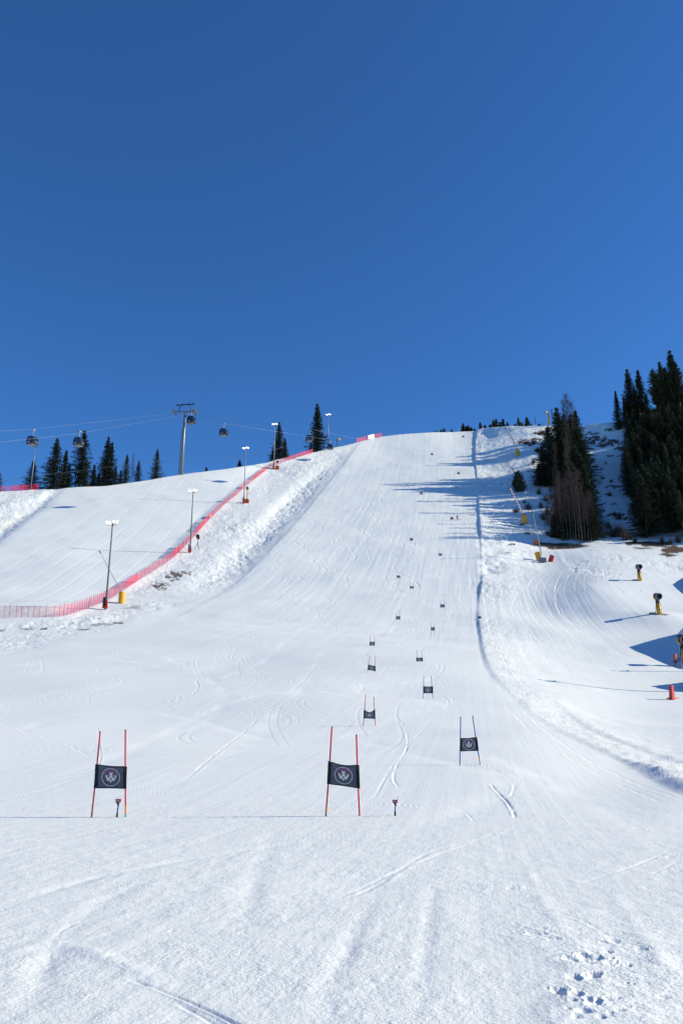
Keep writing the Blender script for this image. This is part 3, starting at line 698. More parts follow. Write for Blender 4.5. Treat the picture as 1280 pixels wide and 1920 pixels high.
def gate(fl, fr_, tl, tr_, pn, col, label, mirror=False, detail=True, sleeve=None, sag=.02, Y=None):
    g0 = at((fl[0]+fr_[0])/2, (fl[1]+fr_[1])/2); Y = g0.y
    root = empty('slalom_gate', g0); tag(root, label, 'slalom gate', 'slalom gates set down the race course')
    def W(p): return up(p[0], p[1], Y)-g0
    pr = .019*max(1, Y/90)**.35
    for k, (a_, b_) in enumerate(((fl, tl), (fr_, tr_))):
        A_, B_ = W(a_), W(b_); A0 = A_.copy(); A0.z = at(*a_).z-g0.z if abs(at(*a_).y-Y) < 2 else A_.z
        mid = A_.lerp(B_, .5)+Vector(((-1)**k*.008, 0, 0))
        mb = MB(); mb.tube([A_-Vector((0,0,.12)), A_, mid, B_], pr, 8); po = mb.build('pole', M_red if col == 'red' else M_blue, root)
        if detail:
            mb = MB(); mb.tube([B_, B_+Vector((0,0,.02))], pr*1.15, 8); mb.build('cap', M_black, po)
            if sleeve == k:
                d_ = (B_-A_); mb = MB(); mb.tube([A_+d_*.03, A_+d_*.13], pr*1.12, 8); mb.build('sleeve', M_orange, po)
                mb = MB(); mb.tube([A_-Vector((0,0,.03)), A_+d_*.03], pr*1.2, 8); mb.build('tape', M_teal, po)
    TL, TR_, BR_, BL = [W(p) for p in pn]
    wm = ((TR_-TL).length+(BR_-BL).length)/2; hm = ((TL-BL).length+(TR_-BR_).length)/2
    def S(u, v, off=0):      # u,v 0..1
        p = (TL*(1-u)+TR_*u)*v+(BL*(1-u)+BR_*u)*(1-v)
        return p+Vector((0, -pr-.004-off + .035*math.sin(math.pi*u)*math.sin(v*2.5+1) + .012*math.sin(u*9+v*4), -sag*math.sin(math.pi*u)*v + .008*math.sin(math.pi*u)*(1-v)))
    nu, nv = (20, 10) if detail else (6, 3)
    mb = MB(); mb.add([S(i/nu, j/nv) for j in range(nv+1) for i in range(nu+1)], [(j*(nu+1)+i, j*(nu+1)+i+1, (j+1)*(nu+1)+i+1, (j+1)*(nu+1)+i) for j in range(nv) for i in range(nu)])
    cl = mb.build('panel', M_cloth, root, True); sm = cl.modifiers.new('thickness', 'SOLIDIFY'); sm.thickness = .003; sm.offset = 1
    if detail:
        hb = MB(); e = .012
        for (u0, u1) in ((-.02, .095), (.905, 1.02)):
            n0 = 8; vs = [S(u, v/n0, .01) for v in range(n0+1) for u in (u0, u1)]
            hb.add(vs, [(2*q, 2*q+1, 2*q+3, 2*q+2) for q in range(n0)])
        for (v0, v1) in ((-.01, .035), (.965, 1.02)):
            n0 = 16; vs = [S(.08+.84*u/n0, v, .009) for u in range(n0+1) for v in (v0, v1)]
            hb.add(vs, [(2*q, 2*q+2, 2*q+3, 2*q+1) for q in range(n0)])
        hb.build('hem', M_hem, cl)
    rad = .20 if wm > .5 else .2
    sx = -1 if mirror else 1
    for (vs, fs), mt, nm in ((LOGO, M_beige, 'emblem'), (TXT, M_pink, 'lettering')):
        if not detail and nm == 'lettering': continue
        mb = MB(); mb.add([S(.5+sx*x*rad/wm, .50+y*rad/hm, .012) for x, y in vs], fs if sx > 0 else [tuple(reversed(f)) for f in fs]); mb.build(nm, mt, cl)
    return root
def quad(l, r_, t, b_): return [(l, t), (r_, t), (r_, b_), (l, b_)]
gate((172,1532),(236,1532),(188,1373),(235.5,1370),[(181,1433),(238,1437),(237,1479),(178,1478)],'red','nearest red gate on the left with a timing post under its banner', sleeve=1)
gate((610.5,1532),(674,1532),(622,1364),(668,1379),[(616,1427),(672,1434),(673.5,1478.5),(614,1470)],'red','nearest red gate at the middle with a slanted banner and its emblem mirrored', mirror=True, sleeve=0, sag=.05)
gate((861.5,1432),(899.5,1432),(863,1345),(885.5,1343),[(862,1384),(893,1382),(896,1408),(862,1409)],'blue','large blue gate on the right of the course, nearest of the blue gates', sleeve=1)
gate((680.5,1363),(703.5,1363),(685.5,1303),(700.5,1307),[(682,1330),(702.5,1330),(703,1348),(681.5,1347)],'red','red gate whose banner top sags in a deep notch', sag=.16)
gate((792.5,1312),(811.5,1312),(794,1268),(808,1267),quad(793,811,1287,1300),'blue','second blue gate from the finish, right of the red gate with the sagging banner')
gate((687.5,1267),(702.5,1267),(693.5,1230),(703.5,1230),[(690,1246),(703.5,1249),(703.5,1258.5),(689,1256)],'red','small leaning red gate directly above the one with the sagging banner')
gate((779.5,1248),(791.5,1248),(781.5,1219),(790.5,1219),quad(780,792,1233,1242),'blue','third blue gate from the finish, level with the small leaning red gate')
FAR = [(697.5,1218,1191,1203,1211,10,'red','small upright red gate standing left of all gates around it'),
 (811,1190,1168,1176,1182.5,7.5,'blue','far gate to the right of the upright red one'),
 (746,1164,1144,1155,1161.5,8,'red','far gate at mid slope just above the upright red one'),
 (829,1140,1124,1133,1139,8,'blue','far gate at mid slope closest to the snow ridge'),
 (771.5,1106,1089,1099,1103.5,7,'red','lower gate of the close pair at mid slope'),
 (746.5,1086,1070,1079,1083.5,6.5,'red','upper left gate of the close pair at mid slope'),
 (825,1043,1031,1037.5,1042,6,'red','far gate to the right above the close pair'),
 (771,1016,1004,1009,1013.5,6,'blue','far gate on the left below the skier'),
 (846.5,976,962,969.5,974,5.5,'red','far gate beside the skier in green'),
 (789.5,929,917,923,927,5,'blue','far gate at the tip of the long tree shadow'),
 (859,891,880,885.5,889,5,'red','high gate crossed by a thin tree shadow near the ridge'),
 (809.5,855,845,850,853.2,4.6,'blue','second highest gate on the left of the upper slope'),
 (868,821,811,817,820,4.2,'red','topmost gate close under the crest')]
for (px, b_, t, p0, p1, wd, col, lb) in FAR:
    k = rng.uniform(-.8, .8)
    gate((px-wd/2, b_), (px+wd/2, b_), (px-wd/2+wd*.12+k*.3, t), (px+wd/2-wd*.12, t+abs(k)*1.2), [(px-wd/2, p0), (px+wd/2, p0+k*.5), (px+wd/2, p1), (px-wd/2, p1)], col, 'small '+lb if not lb.startswith('small') else lb, detail=False)

# ------------------------------------------------------------------ timing posts
def timing(px, base, top, label, antenna):
    p = at(px, base); h = zat(top, p.y)-zat(base, p.y); root = empty('timing_post', p); tag(root, label, 'timing device', 'timing posts at the finish line')
    mb = MB(); mb.tube([(0,0,-.1),(0,0,.09)], .022, 10); mb.build('foot', M_black, root)
    mb = MB(); mb.tube([(0,0,.09),(.01,0,h*.64)], .016, 10); mb.build('tube', mat('blue_tube', (.04,.18,.5), .4), root)
    mb = MB(); mb.tube([(.01,0,h*.62),(.012,0,h*.72)], .021, 10); mb.tube([(.012,0,h*.70),(.012,0,h*.80)], .012, 8); mb.box((0,-.005,h*.78), (.06,.03,.045)); mb.build('clamp', M_black, root)
    mb = MB(); mb.box((.005,0,h*.90), (.115,.06,h*.18)); bx = mb.build('sensor', M_redbox, root); bm = bx.modifiers.new('bevel', 'BEVEL'); bm.width = .008; bm.segments = 2
    mb = MB(); mb.box((.005,-.032,h*.91), (.085,.006,h*.07)); mb.build('sensor_face', mat('sensor_face', (.35,.28,.36), .3), bx)
    mb = MB(); mb.box((.005,0,h*.995), (.125,.07,h*.02)); mb.build('hood', M_redbox, bx)
    if antenna:
        mb = MB(); mb.tube([(.06,0,h*.9),(.062,0,h*1.22)], .004, 6); mb.build('antenna', M_black, root)
timing(219.5, 1532, 1498, 'blue timing post with red sensor box under the left near gate', False)
timing(740.5, 1532, 1502, 'blue timing post with red sensor box and thin aerial, right of the middle gate', True)

# ------------------------------------------------------------------ lamp masts
def lamp_mast(px, base, top, label, lit=True, pad=None, wood=False, p=None, H_=None, strut=False, group='floodlight masts along the pistes'):
    p = p or at(px, base); h = H_ or (zat(top, p.y)-p.z); root = empty('lamp_mast', p); tag(root, label, 'lamp mast', group)
    mb = MB(); mb.tube([(0,0,-.5),(.02,0,h*.5),(.0,0,h)], [.20,.16,.12], 10); mb.build('pole', M_mast if wood else M_steel, root, True)
    mb = MB(); mb.tube([(-.9,0,h-.35),(.9,0,h-.35)], .05, 6); mb.tube([(0,-.8,h-.3),(0,.8,h-.3)], .05, 6); mb.build('crossarm', M_steel, root)
    spots = [(-.95,-.2,.10,-.5),(-.35,-.4,-.12,-.25),(.30,-.35,.22,.2),(.95,-.1,.16,.55)]
    for (x, y, dz, tl_) in spots:
        rot = Matrix.Rotation(tl_, 3, 'Y') @ Matrix.Rotation(R(-28), 3, 'X')
        mb = MB(); mb.box((x, y, h+dz), (.50,.36,.20), rot, .8); fl = mb.build('floodlight', M_steel, root)
        mb = MB(); c_ = Vector((x, y, h+dz)); q = rot @ Vector((0, -.03, -.15)); mb.box(c_+q, (.32,.22,.05), rot)
        q2 = rot @ Vector((0, -.245, 0)); mb.box(c_+q2, (.32,.04,.11), rot)
        mb.build('lens', M_lamp if lit else M_glass, fl)
    if pad:
        mb = MB(); mb.box((-.18,-.38,1.35), (.5,.4,1.7)); mb.build('switch_box', M_grey if pad != 'dark' else M_black, root)
        mb = MB(); mb.box((.0,-.30,.95), (.95,.5,1.5), None, .75); mb.build('base_pad', M_redpad, root)
    if strut:
        mb = MB(); mb.tube([(-3.4,0,-1.0),(-.1,0,h*.50)], .12, 8); mb.build('strut', M_steel, root)
    return root
lamp_mast(198,1143,981,'lit lamp mast at the lower left beside the yellow padded lance', pad='dark', wood=True)
lamp_mast(356,1037,921,'lit lamp mast next to the small fan gun on its tripod', pad='y', wood=True)
lamp_mast(457,945,841,'lit lamp mast beside the fan gun with an orange pad', pad='y')
lamp_mast(513,880,796,'lit lamp mast in front of the ridge spruces with orange pads at its foot', pad='y')
lamp_mast(615,843,778,'topmost lit lamp mast with a slanting strut on the left ridge', strut=True)
lamp_mast(58,917,836,'unlit lamp mast under the gondola cabin on the far left ridge', lit=False)
for (py, tipx) in ((1250, 1169), (1287, 1030)):      # masts just outside the picture whose shadows cross the right piste
    b_ = at(1420 if py == 1287 else 1390, py+2); tip = at(tipx, py)
    lamp_mast(0,0,0,'lamp mast beyond the right edge of the piste', lit=False, p=b_, H_=max(6, (b_.x-tip.x)*math.tan(R(SUN_EL))-(b_.z-tip.z)*.9), group='masts beside the right piste')

# ------------------------------------------------------------------ snow guns and lances
def disc_ring(mb, r0, r1, y0, y1, n=20, c=(0,0,0), rot=None):
    vs = []; fs = []
    for k in range(n):
        a_ = 2*math.pi*k/n
        for (r_, y) in ((r0, y0), (r1, y0), (r1, y1), (r0, y1)):
            p = Vector((r_*math.cos(a_), y, r_*math.sin(a_)))
            if rot: p = rot @ p
            vs.append(p+Vector(c))
    for k in range(n):
        k2 = (k+1) % n
        for q in range(4): fs.append((k*4+q, k2*4+q, k2*4+(q+1) % 4, k*4+(q+1) % 4))
    mb.add(vs, fs)
def fan_gun(px, base, top, label, style='tower', yaw=0, p=None):
    p = p or at(px, base); h = zat(top, p.y)-p.z; root = empty('snow_gun', p); root.rotation_euler[2] = yaw
    tag(root, label, 'snow gun', 'fan snow guns')
    r_ = .52 if style == 'tower' else .42; zc = h-r_
    if style == 'tower':
        mb = MB(); mb.tube([(0,0,-.4),(0,0,zc-1.25)], [.36,.34], 16); tw_ = mb.build('tower', M_yel2, root, True)
        mb = MB()
        for q in range(7): mb.box((0,-.365,.7+q*.2), (.20,.02,.13-.04*(q % 2)))
        mb.build('lettering', M_dark, tw_)
        mb = MB(); mb.tube([(-.75,.1,.1),(-.55,-.15,.5),(-.42,-.1,zc-1.6),(-.3,.05,zc-.9)], .045, 6); mb.tube([(.45,.1,-.1),(.42,.05,zc-1.2),(.2,.2,zc-.6)], .03, 6); mb.build('hose', M_black, root)
        mb = MB(); mb.tube([(0,0,zc-1.3),(0,0,zc-.45)], [.28,.24], 12); mb.box((.0,.12,zc-.8), (.55,.4,.5)); mb.build('neck', M_black, root)
        mb = MB(); mb.box((-1.0,.2,.15), (1.0,.7,.3)); mb.build('hydrant_box', M_grey, root)
    elif style == 'pad':
        mb = MB(); mb.tube([(0,0,-.4),(0,0,zc-.6)], [.2,.18], 10); mb.build('tower', M_yel2, root)
        mb = MB(); mb.box((-.1,-.1,.55), (1.7,.9,1.5), None, .9); mb.build('base_pad', M_orpad, root)
        mb = MB(); mb.tube([(0,0,zc-.65),(0,0,zc-.3)], .2, 10); mb.build('neck', M_black, root)
    elif style == 'tripod':
        mb = MB()
        for q in ((-.7,-.3),(.6,-.5),(.2,.7)): mb.tube([(q[0],q[1],-.1),(0,0,h*.5)], .05, 6)
        mb.tube([(0,0,h*.3),(0,0,zc)], .09, 8); mb.build('tripod', M_steel, root)
        mb = MB(); mb.box((.1,.1,zc-.55), (.7,.5,.6)); mb.build('motor_box', M_black, root)
    elif style == 'arm':
        mb = MB(); mb.tube([(-1.1,0,-.8),(-1.1,0,zc-.7),(-.85,0,zc-.45),(0,0,zc-.4)], [.16,.16,.15,.13], 8); mb.build('arm', M_dark, root)
    elif style == 'high':
        mb = MB(); mb.box((.5,0,(zc-1.2)/2), (.85,.8,zc-1.0), None, .85); mb.build('tower', M_yel2, root)
        mb = MB(); mb.tube([(.8,0,zc-1.3),(.9,0,zc-.6),(.6,0,zc-.8),(-.1,0,zc-.6)], .13, 8); mb.build('arm', M_dark, root)
        tag(root.children[0]); 
    off = 0 if style != 'high' else -.45
    rot = Matrix.Rotation(R(12), 3, 'X')
    if style in ('arm', 'high'): rot = Matrix.Rotation(R(-60), 3, 'Z') @ rot
    c_ = (off, 0, zc)
    mb = MB(); disc_ring(mb, r_*.72, r_, -.75, .55, 22, c_, rot); brl = mb.build('barrel', M_yel2 if style in ('arm','high') else M_black, root, False)
    mb = MB(); disc_ring(mb, r_*.84, r_*1.06, -.86, -.74, 22, c_, rot); mb.build('nozzle_ring', M_steel, brl)
    mb = MB(); disc_ring(mb, .0, r_*.28, -.6, .3, 14, c_, rot); 
    for k in range(9):
        a_ = k*2*math.pi/9; rr_ = Matrix.Rotation(a_, 3, 'Y'); vs = [Vector((r_*.15,-.3,.03)), Vector((r_*.72,-.26,.12)), Vector((r_*.72,-.36,-.12)), Vector((r_*.15,-.36,-.05))]
        mb.add([rot @ (rr_ @ v)+Vector(c_) for v in vs], [(0,1,2,3)])
    mb.build('fan', M_dark, brl)
    mb = MB()
    for sx in (-1, 1):
        q = [Vector((sx*r_*1.12,0,.05)), Vector((sx*r_*1.15,0,-.35)), Vector((sx*r_*.7,0,-.62)), Vector((0,0,-.72))]
        mb.tube([v+Vector(c_) for v in q], .10, 6)
    mb.build('yoke', M_yel2, root)
    return root
fan_gun(1236,1162,1112,'yellow fan snow gun on a tall tower with its grey box on the right piste')
fan_gun(1199,1089,1058,'yellow fan snow gun standing behind the snow heap, second from the right edge')
fan_gun(1284,1250,1190,'yellow fan snow gun cut off by the right edge of the photograph')
fan_gun(463,943,913,'fan snow gun with an orange pad beside the lamp mast at the fence bend', 'pad')
fan_gun(520,879,864,'small fan snow gun over orange pads beside the lamp mast before the ridge spruces', 'pad')
fan_gun(370,1030,1002,'small black fan snow gun on a tripod below the lamp mast', 'tripod')
fan_gun(636,838,822,'yellow fan snow gun on a bent arm on the skyline left of the slope top', 'arm', p=behind(636, .5))
fan_gun(1027,798,772,'yellow fan snow gun held high over the skyline beside the birches', 'high', p=behind(1027, .5))
def lance(px, base, top_xy, bottom_xy, label, pad=True, padpx=None, padtop=None, rad=.05, stripe=False, thin=False):
    p = at(px, base); Y = p.y; root = empty('snow_lance', p); tag(root, label, 'snow lance', 'snow lances beside the pistes')
    a_ = up(*bottom_xy, Y)-p; b_ = up(*top_xy, Y)-p+Vector((0,-1.0,0))
    mb = MB(); mb.tube([a_, a_.lerp(b_, .5)+Vector((.05,0,-.08)), b_], [rad*1.2, rad, rad*.8], 8); ln = mb.build('lance', M_white if stripe else M_steel, root)
    if stripe:
        mb = MB(); 
        for k in range(0, 10): mb.tube([a_.lerp(b_, .04+k*.095), a_.lerp(b_, .04+k*.095+.04)], rad*1.25, 8)
        mb.build('stripe', M_redpad, ln)
    mb = MB(); d_ = (b_-a_).normalized(); mb.tube([b_-d_*.15, b_+d_*.35], rad*2.0, 8); mb.build('nozzle_head', M_dark, ln)
    mb = MB(); mb.tube([(0,.1,-.3), a_+Vector((0,.1,0))], .08, 8); mb.build('stand', M_steel, root)
    if pad:
        hh = zat(padtop, Y)-zat(base, Y); r_ = padpx/2/F*Y
        mb = MB(); mb.tube([(0,0,-.2),(0,0,hh*.45),(0,0,hh*.9),(0,0,hh)], [r_, r_*1.02, r_, r_*.8], 16); mb.build('pad', M_yellow, root)
    return root
lance(228,1131,(191,1038),(228,1111),'snow lance leaning over a yellow round pad near the lowest lamp mast', padpx=12, padtop=1110, rad=.06)
lance(970,857,(947,801),(970,845),'highest striped snow lance rising from a yellow pad on the right bank', padpx=8, padtop=845, rad=.21, stripe=True)
lance(974,918,(940,851),(967,893),'thin snow lance sticking out behind the dark lone bush', pad=False, rad=.09)
lance(983,983,(954,917),(981,966),'striped snow lance rising from a yellow pad below the lone bush', padpx=10, padtop=967, rad=.19, stripe=True)
def padobj(px, base, top, wpx, label, mt, name='safety_pad', dep=.6, rz=0, lean=0, taper=.9, pole=False, cat='safety pad'):
    p = at(px, base); h = zat(top, p.y)-zat(base, p.y); w_ = wpx/F*p.y; root = empty(name, p, rz); tag(root, label, cat)
    lift = h*.25 if pole else 0
    rot = Matrix.Rotation(lean, 3, 'Y'); mb = MB(); mb.box(rot @ Vector((0,0,h/2+lift*.5)), (w_, dep, h-lift), rot, taper); o = mb.build('cover', mt, root)
    bm = o.modifiers.new('bevel', 'BEVEL'); bm.width = min(w_, h)*.1; bm.segments = 3
    mb = MB(); mb.tube([(0,0,-.3),(0,0,lift+.1 if pole else .05)], .05, 6); mb.build('stake', M_steel, root)
    return root
l4 = lance(1015,1056,(996,963),(1014,1038),'lowest snow lance rising from a grey box between yellow and red pads', pad=False, rad=.12, stripe=False)
mb = MB(); mb.box((.2,-.1,.55), (1.7,1.2,1.1)); mb.build('base_box', M_grey, l4)
padobj(1010,1053,1037,7.5,'yellow tapering pad left of the lowest snow lance', M_yellow, dep=.9, lean=-.15, taper=1.3)
padobj(1031,1055,1042,9,'tilted red pad right of the lowest snow lance', M_redpad, lean=.35)
padobj(1005.5,1021,1011.5,8,'small orange pad at the edge of the brown earth patch', M_orpad, lean=-.15, dep=.8)
padobj(1265,1249,1226,6,'slim red flag pad on a stake next to the rightmost snow gun', M_redpad, rz=.5, lean=.15, dep=.25, pole=True)
pf = padobj(1259,1311,1284,8,'tall red padded wedge on the snow at the right edge', M_redpad, rz=.5, dep=.35, lean=.06, taper=.8)
mb = MB(); p = at(1259,1311); mb.box((.75,.5,.12), (1.0,.5,.22)); mb.build('skirt', M_orpad, pf)
# rock on the right ridge and clods
def rock(px, py, s_, label, mt=M_rock):
    p = at(px, py); vs = []; fs = []; nn = 8; r2 = random.Random(int(px))
    for j in range(5):
        ph_ = math.pi*j/4
        for k in range(nn):
            a_ = 2*math.pi*k/nn; q = s_*(1+r2.uniform(-.25, .25)); vs.append((q*math.sin(ph_)*math.cos(a_), q*math.sin(ph_)*math.sin(a_)*.8, q*.7*math.cos(ph_)+s_*.2))
    for j in range(4):
        for k in range(nn): fs.append((j*nn+k, (j+1)*nn+k, (j+1)*nn+(k+1) % nn, j*nn+(k+1) % nn))
    mb = MB(); mb.add(vs, fs); o = mb.build('rock', mt, None, True); o.location = p; tag(o, label, 'rock')
rock(899,1160,.38,'dark rock lying on the snow ridge right of the race course')
rock(939,911,.7,'pale lump of ice on the shaded bank left of the lone bush', mat('grey_ice', (.35,.38,.42), .8, noise=.2))

# ------------------------------------------------------------------ gondola lift
Tp = behind(340, .3); TH = zat(757, Tp.y)-Tp.z
tw = empty('lift_tower', Tp); tag(tw, 'grey steel gondola lift tower standing on the left ridge', 'lift tower')
mb = MB(); mb.tube([(0,0,-1),(0,0,TH*.5),(.15,0,TH*.88)], [.75,.6,.48], 16); mb.build('pole', M_steel, tw, True)
mb = MB(); mb.tube([(-1.15,-.2,-1),(-.75,-.2,TH*.62)], [.14,.12], 8)
for k in range(30): mb.box((-.9+.0*k,-.2,.5+k*TH*.02), (.5,.04,.04))
mb.build('ladder', M_steel, tw)
ax = TH*.885
mb = MB(); mb.box((0,0,ax), (9.6,.5,.45)); mb.build('crossarm', M_steel, tw)
for sx in (-1, 1):
    mb = MB(); mb.box((sx*4.4,0,ax-.1), (.25,7.0,.3)); bt = mb.build('sheave_beam', M_steel, tw)
    for k in range(8):
        y = -3.1+k*.89; mb = MB(); disc_ring(mb, .05, .30, -.08, .08, 14, (0,0,0), Matrix.Rotation(math.pi/2, 3, 'Z')); o = mb.build('sheave', M_dark if k % 2 else M_steel, bt); o.location = (sx*4.4, y, ax+.2)
    mb = MB(); mb.tube([(sx*4.4-.35,-3.5,ax-.5),(sx*4.4-.35,3.5,ax-.5)], .05, 6); mb.box((sx*4.1,0,ax-.45), (.9,6.5,.06)); mb.build('catwalk', M_steel, tw)
mb = MB()
for x in (-2.4, 2.4): mb.tube([(x,0,ax+.2),(x,0,TH*.98)], .13, 6); mb.tube([(x,0,ax+1.0),(x*.55,0,TH*.97)], .07, 6)
mb.box((0,0,TH*.985), (7.0,.35,.35), Matrix.Rotation(R(-5), 3, 'Y')); 
for x in (-3.2,-1.2,1.2,3.2): mb.box((x,-.1,TH*.985+.3-x*-.08), (.5,.5,.3))
mb.build('gantry', M_dark, tw)
def cable(pts, rad, mt, label, sag=0):
    P = [Vector(p) for p in pts]; out = []
    for i in range(len(P)-1):
        for k in range(14):
            t = k/14; q = P[i].lerp(P[i+1], t); q.z -= sag*4*t*(1-t); out.append(q)
    out.append(P[-1]); o0 = out[0].copy(); mb = MB(); mb.tube([q-o0 for q in out], rad, 6); o = mb.build('lift_cable', mt); o.location = o0; tag(o, label, 'cable'); return o
YL = 175
cable([up(-260,822,120), up(61,805,YL), up(315,776,Tp.y-3.5), up(318,774,Tp.y+3.5), up(590,806,300), up(700,830,340)], .026, M_cable, 'upper pale haul cable passing over the left side of the lift tower')
cable([up(-260,858,118), up(146,813,178), up(366,774,Tp.y-3.5), up(368,773,Tp.y+3.5), up(419,794,252), up(600,822,300), up(660,838,330)], .026, M_cable, 'lower pale haul cable passing over the right side of the lift tower')
cable([up(-60,912,240), up(95,889,262), up(290,866,285), up(420,860,300), up(520,842,320), up(600,815,345), up(660,795,360)], .05, M_dcable, 'dark cable sagging low behind the ridge spruces')
def cabin_proto(loc):
    root = empty('gondola_cabin', loc)
    prof = [(-.95,-1.02),(-1.12,-.55),(-1.12,.2),(-.92,.95),(-.6,1.1),(.6,1.1),(.92,.95),(1.12,.2),(1.12,-.55),(.95,-1.02)]
    vs = []; n0 = len(prof)
    for y, k in ((-1.05,.86),(-.9,1),(.9,1),(1.05,.86)):
        for (x, z) in prof: vs.append((x*k, y, z*(.94 if k < 1 else 1)))
    fs = [tuple(range(n0)), tuple(reversed([3*n0+i for i in range(n0)]))]
    for r_ in range(3):
        for i in range(n0): fs.append((r_*n0+i, (r_+1)*n0+i, (r_+1)*n0+(i+1) % n0, r_*n0+(i+1) % n0))
    mb = MB(); mb.add(vs, fs); bd = mb.build('body', M_cabin, root)
    mb = MB(); mb.add([(-.72,-1.07,-.3),(.72,-1.07,-.3),(.66,-1.07,.72),(-.66,-1.07,.72)], [(0,1,2,3)]); mb.add([(-.72,1.07,-.3),(.72,1.07,-.3),(.66,1.07,.72),(-.66,1.07,.72)], [(3,2,1,0)]); mb.build('end_window', M_glass, bd)
    for sx in (-1, 1):
        mb = MB(); mb.add([(sx*1.135,-.78,-.3),(sx*1.135,.78,-.3),(sx*1.02,.78,.62),(sx*1.02,-.78,.62)], [(0,1,2,3)]); mb.build('side_window', M_glass, bd)
        mb = MB(); mb.box((sx*1.25,0,-.55), (.16,1.2,.5)); mb.build('ski_rack', M_dark, root)
    mb = MB(); mb.box((0,0,-1.06), (1.7,1.8,.12)); mb.build('bumper', M_grey, root)
    mb = MB(); mb.box((0,0,1.14), (1.1,1.5,.1)); mb.build('roof_plate', M_dark, root)
    mb = MB()
    for q in range(6): mb.box((-.5+q*.13,-1.075,-.62), (.09,.02,.16+.05*(q % 2)))
    mb.build('lettering', M_white, bd)
    mb = MB(); mb.tube([(0,-.3,1.15),(0,0,1.5),(.0,0,2.6),(.0,0,2.95)], [.07,.08,.07,.07], 8); mb.tube([(0,.3,1.15),(0,0,1.5)], .06, 6); mb.build('hanger', M_steel, root)
    mb = MB(); mb.box((0,0,3.0), (.5,.8,.28)); mb.tube([(-.3,0,3.0),(.35,0,3.1)], .09, 8); mb.build('grip', M_steel, root)
    return root
def placec(o, px, py, wpx, Y, label):
    s_ = (wpx/F*Y)/2.5; o.location = up(px, py, Y); o.scale = (s_, s_, s_); o.rotation_euler[2] = -.35; tag(o, label, 'gondola cabin', 'gondola cabins on the lift line'); return o
cb = cabin_proto((0,0,0))
placec(cb, 61, 827, 19.5, YL, 'leftmost dark gondola cabin above the unlit lamp mast')
for a_ in [(148,829,19,178,'dark gondola cabin hanging in front of a ridge spruce top'),(359,788,16.5,Tp.y-2,'dark gondola cabin hanging just right of the lift tower'),(419.5,811,16,252,'dark gondola cabin alone in the sky right of the lift tower'),
           (580,822,13,296,'dark gondola cabin half hidden by the tallest ridge spruce'),(619,838,11,330,'dark gondola cabin just showing over the snow by the topmost lamp mast')]:
    placec(copy_tree(cb), *a_)

# ------------------------------------------------------------------ trees
def spruce_mesh(seed, H0=18.0, R0=2.6, bare=.06, ragged=.3, pine=False):
    r_ = random.Random(seed); mb = MB(); z = bare*H0; lev = 0
    while z < H0*.985:
        t = (z-bare*H0)/(H0*(1-bare)); base = R0*1.42*((1-t)**.95) * (min(1, .6+t*3) if not pine else min(1, .3+t*1.4)) + .06
        side = r_.uniform(0, 6.28); nb = 7 if t < .8 else 5
        for k in range(nb):
            if r_.random() < .10: continue
            a_ = side+k*2*math.pi/nb+r_.uniform(-.3, .3); ln = base*r_.uniform(1-ragged*1.5, 1+ragged*.8)
            dr = -.42+.55*t+r_.uniform(-.12, .12); dirv = Vector((math.cos(a_), math.sin(a_), dr)); lat = Vector((-math.sin(a_), math.cos(a_), 0))
            steps = max(3, int(ln/.34)); 
            for q in range(steps):
                u = (q+.5)/steps; c_ = Vector((0,0,z)) + dirv*ln*u + Vector((0,0,.28*ln*u*u*(.7 if u > .6 else .2)))
                wd = (.16+.34*(1-abs(u-.45)))*min(1, ln)*r_.uniform(.7, 1.3)
                for sgn in (-1, 1):
                    tip = c_ + lat*sgn*wd*r_.uniform(.8, 1.5) + dirv*r_.uniform(.1, .4)*.8 + Vector((0,0,-r_.uniform(.08, .38)))
                    w2 = dirv*.15
                    mb.add([c_-w2, c_+w2+Vector((0,0,.03)), tip], [(0,1,2)])
                if r_.random() < .6:
                    tip = c_+Vector((r_.uniform(-.1,.1), r_.uniform(-.1,.1), -r_.uniform(.25,.55))); mb.add([c_-lat*.13, c_+lat*.13, tip], [(0,1,2)])
        z += H0*.021*r_.uniform(.7, 1.3)*(1.0 if t < .7 else .8); lev += 1
    for k in range(10):
        a_ = k*.63; mb.add([(0,0,H0*1.0), (.12*math.cos(a_), .12*math.sin(a_), H0*.965), (.12*math.cos(a_+.6), .12*math.sin(a_+.6), H0*.96)], [(0,1,2)])
    me_ = bpy.data.meshes.new('crown'); me_.from_pydata(mb.v, [], mb.f); me_.update(); me_.materials.append(M_pine if pine else M_spruce); return me_
def trunk_mesh(H0, r0, mt, bend=.1, seed=0):
    r_ = random.Random(seed); mb = MB(); pts = [(r_.uniform(-bend, bend)*k/6, r_.uniform(-bend, bend)*k/6, -1+(H0+.6)*k/6) for k in range(7)]
    mb.tube(pts, [r0*(1-.88*k/6) for k in range(7)], 7); me_ = bpy.data.meshes.new('trunk'); me_.from_pydata(mb.v, [], mb.f); me_.update(); me_.materials.append(mt); return me_
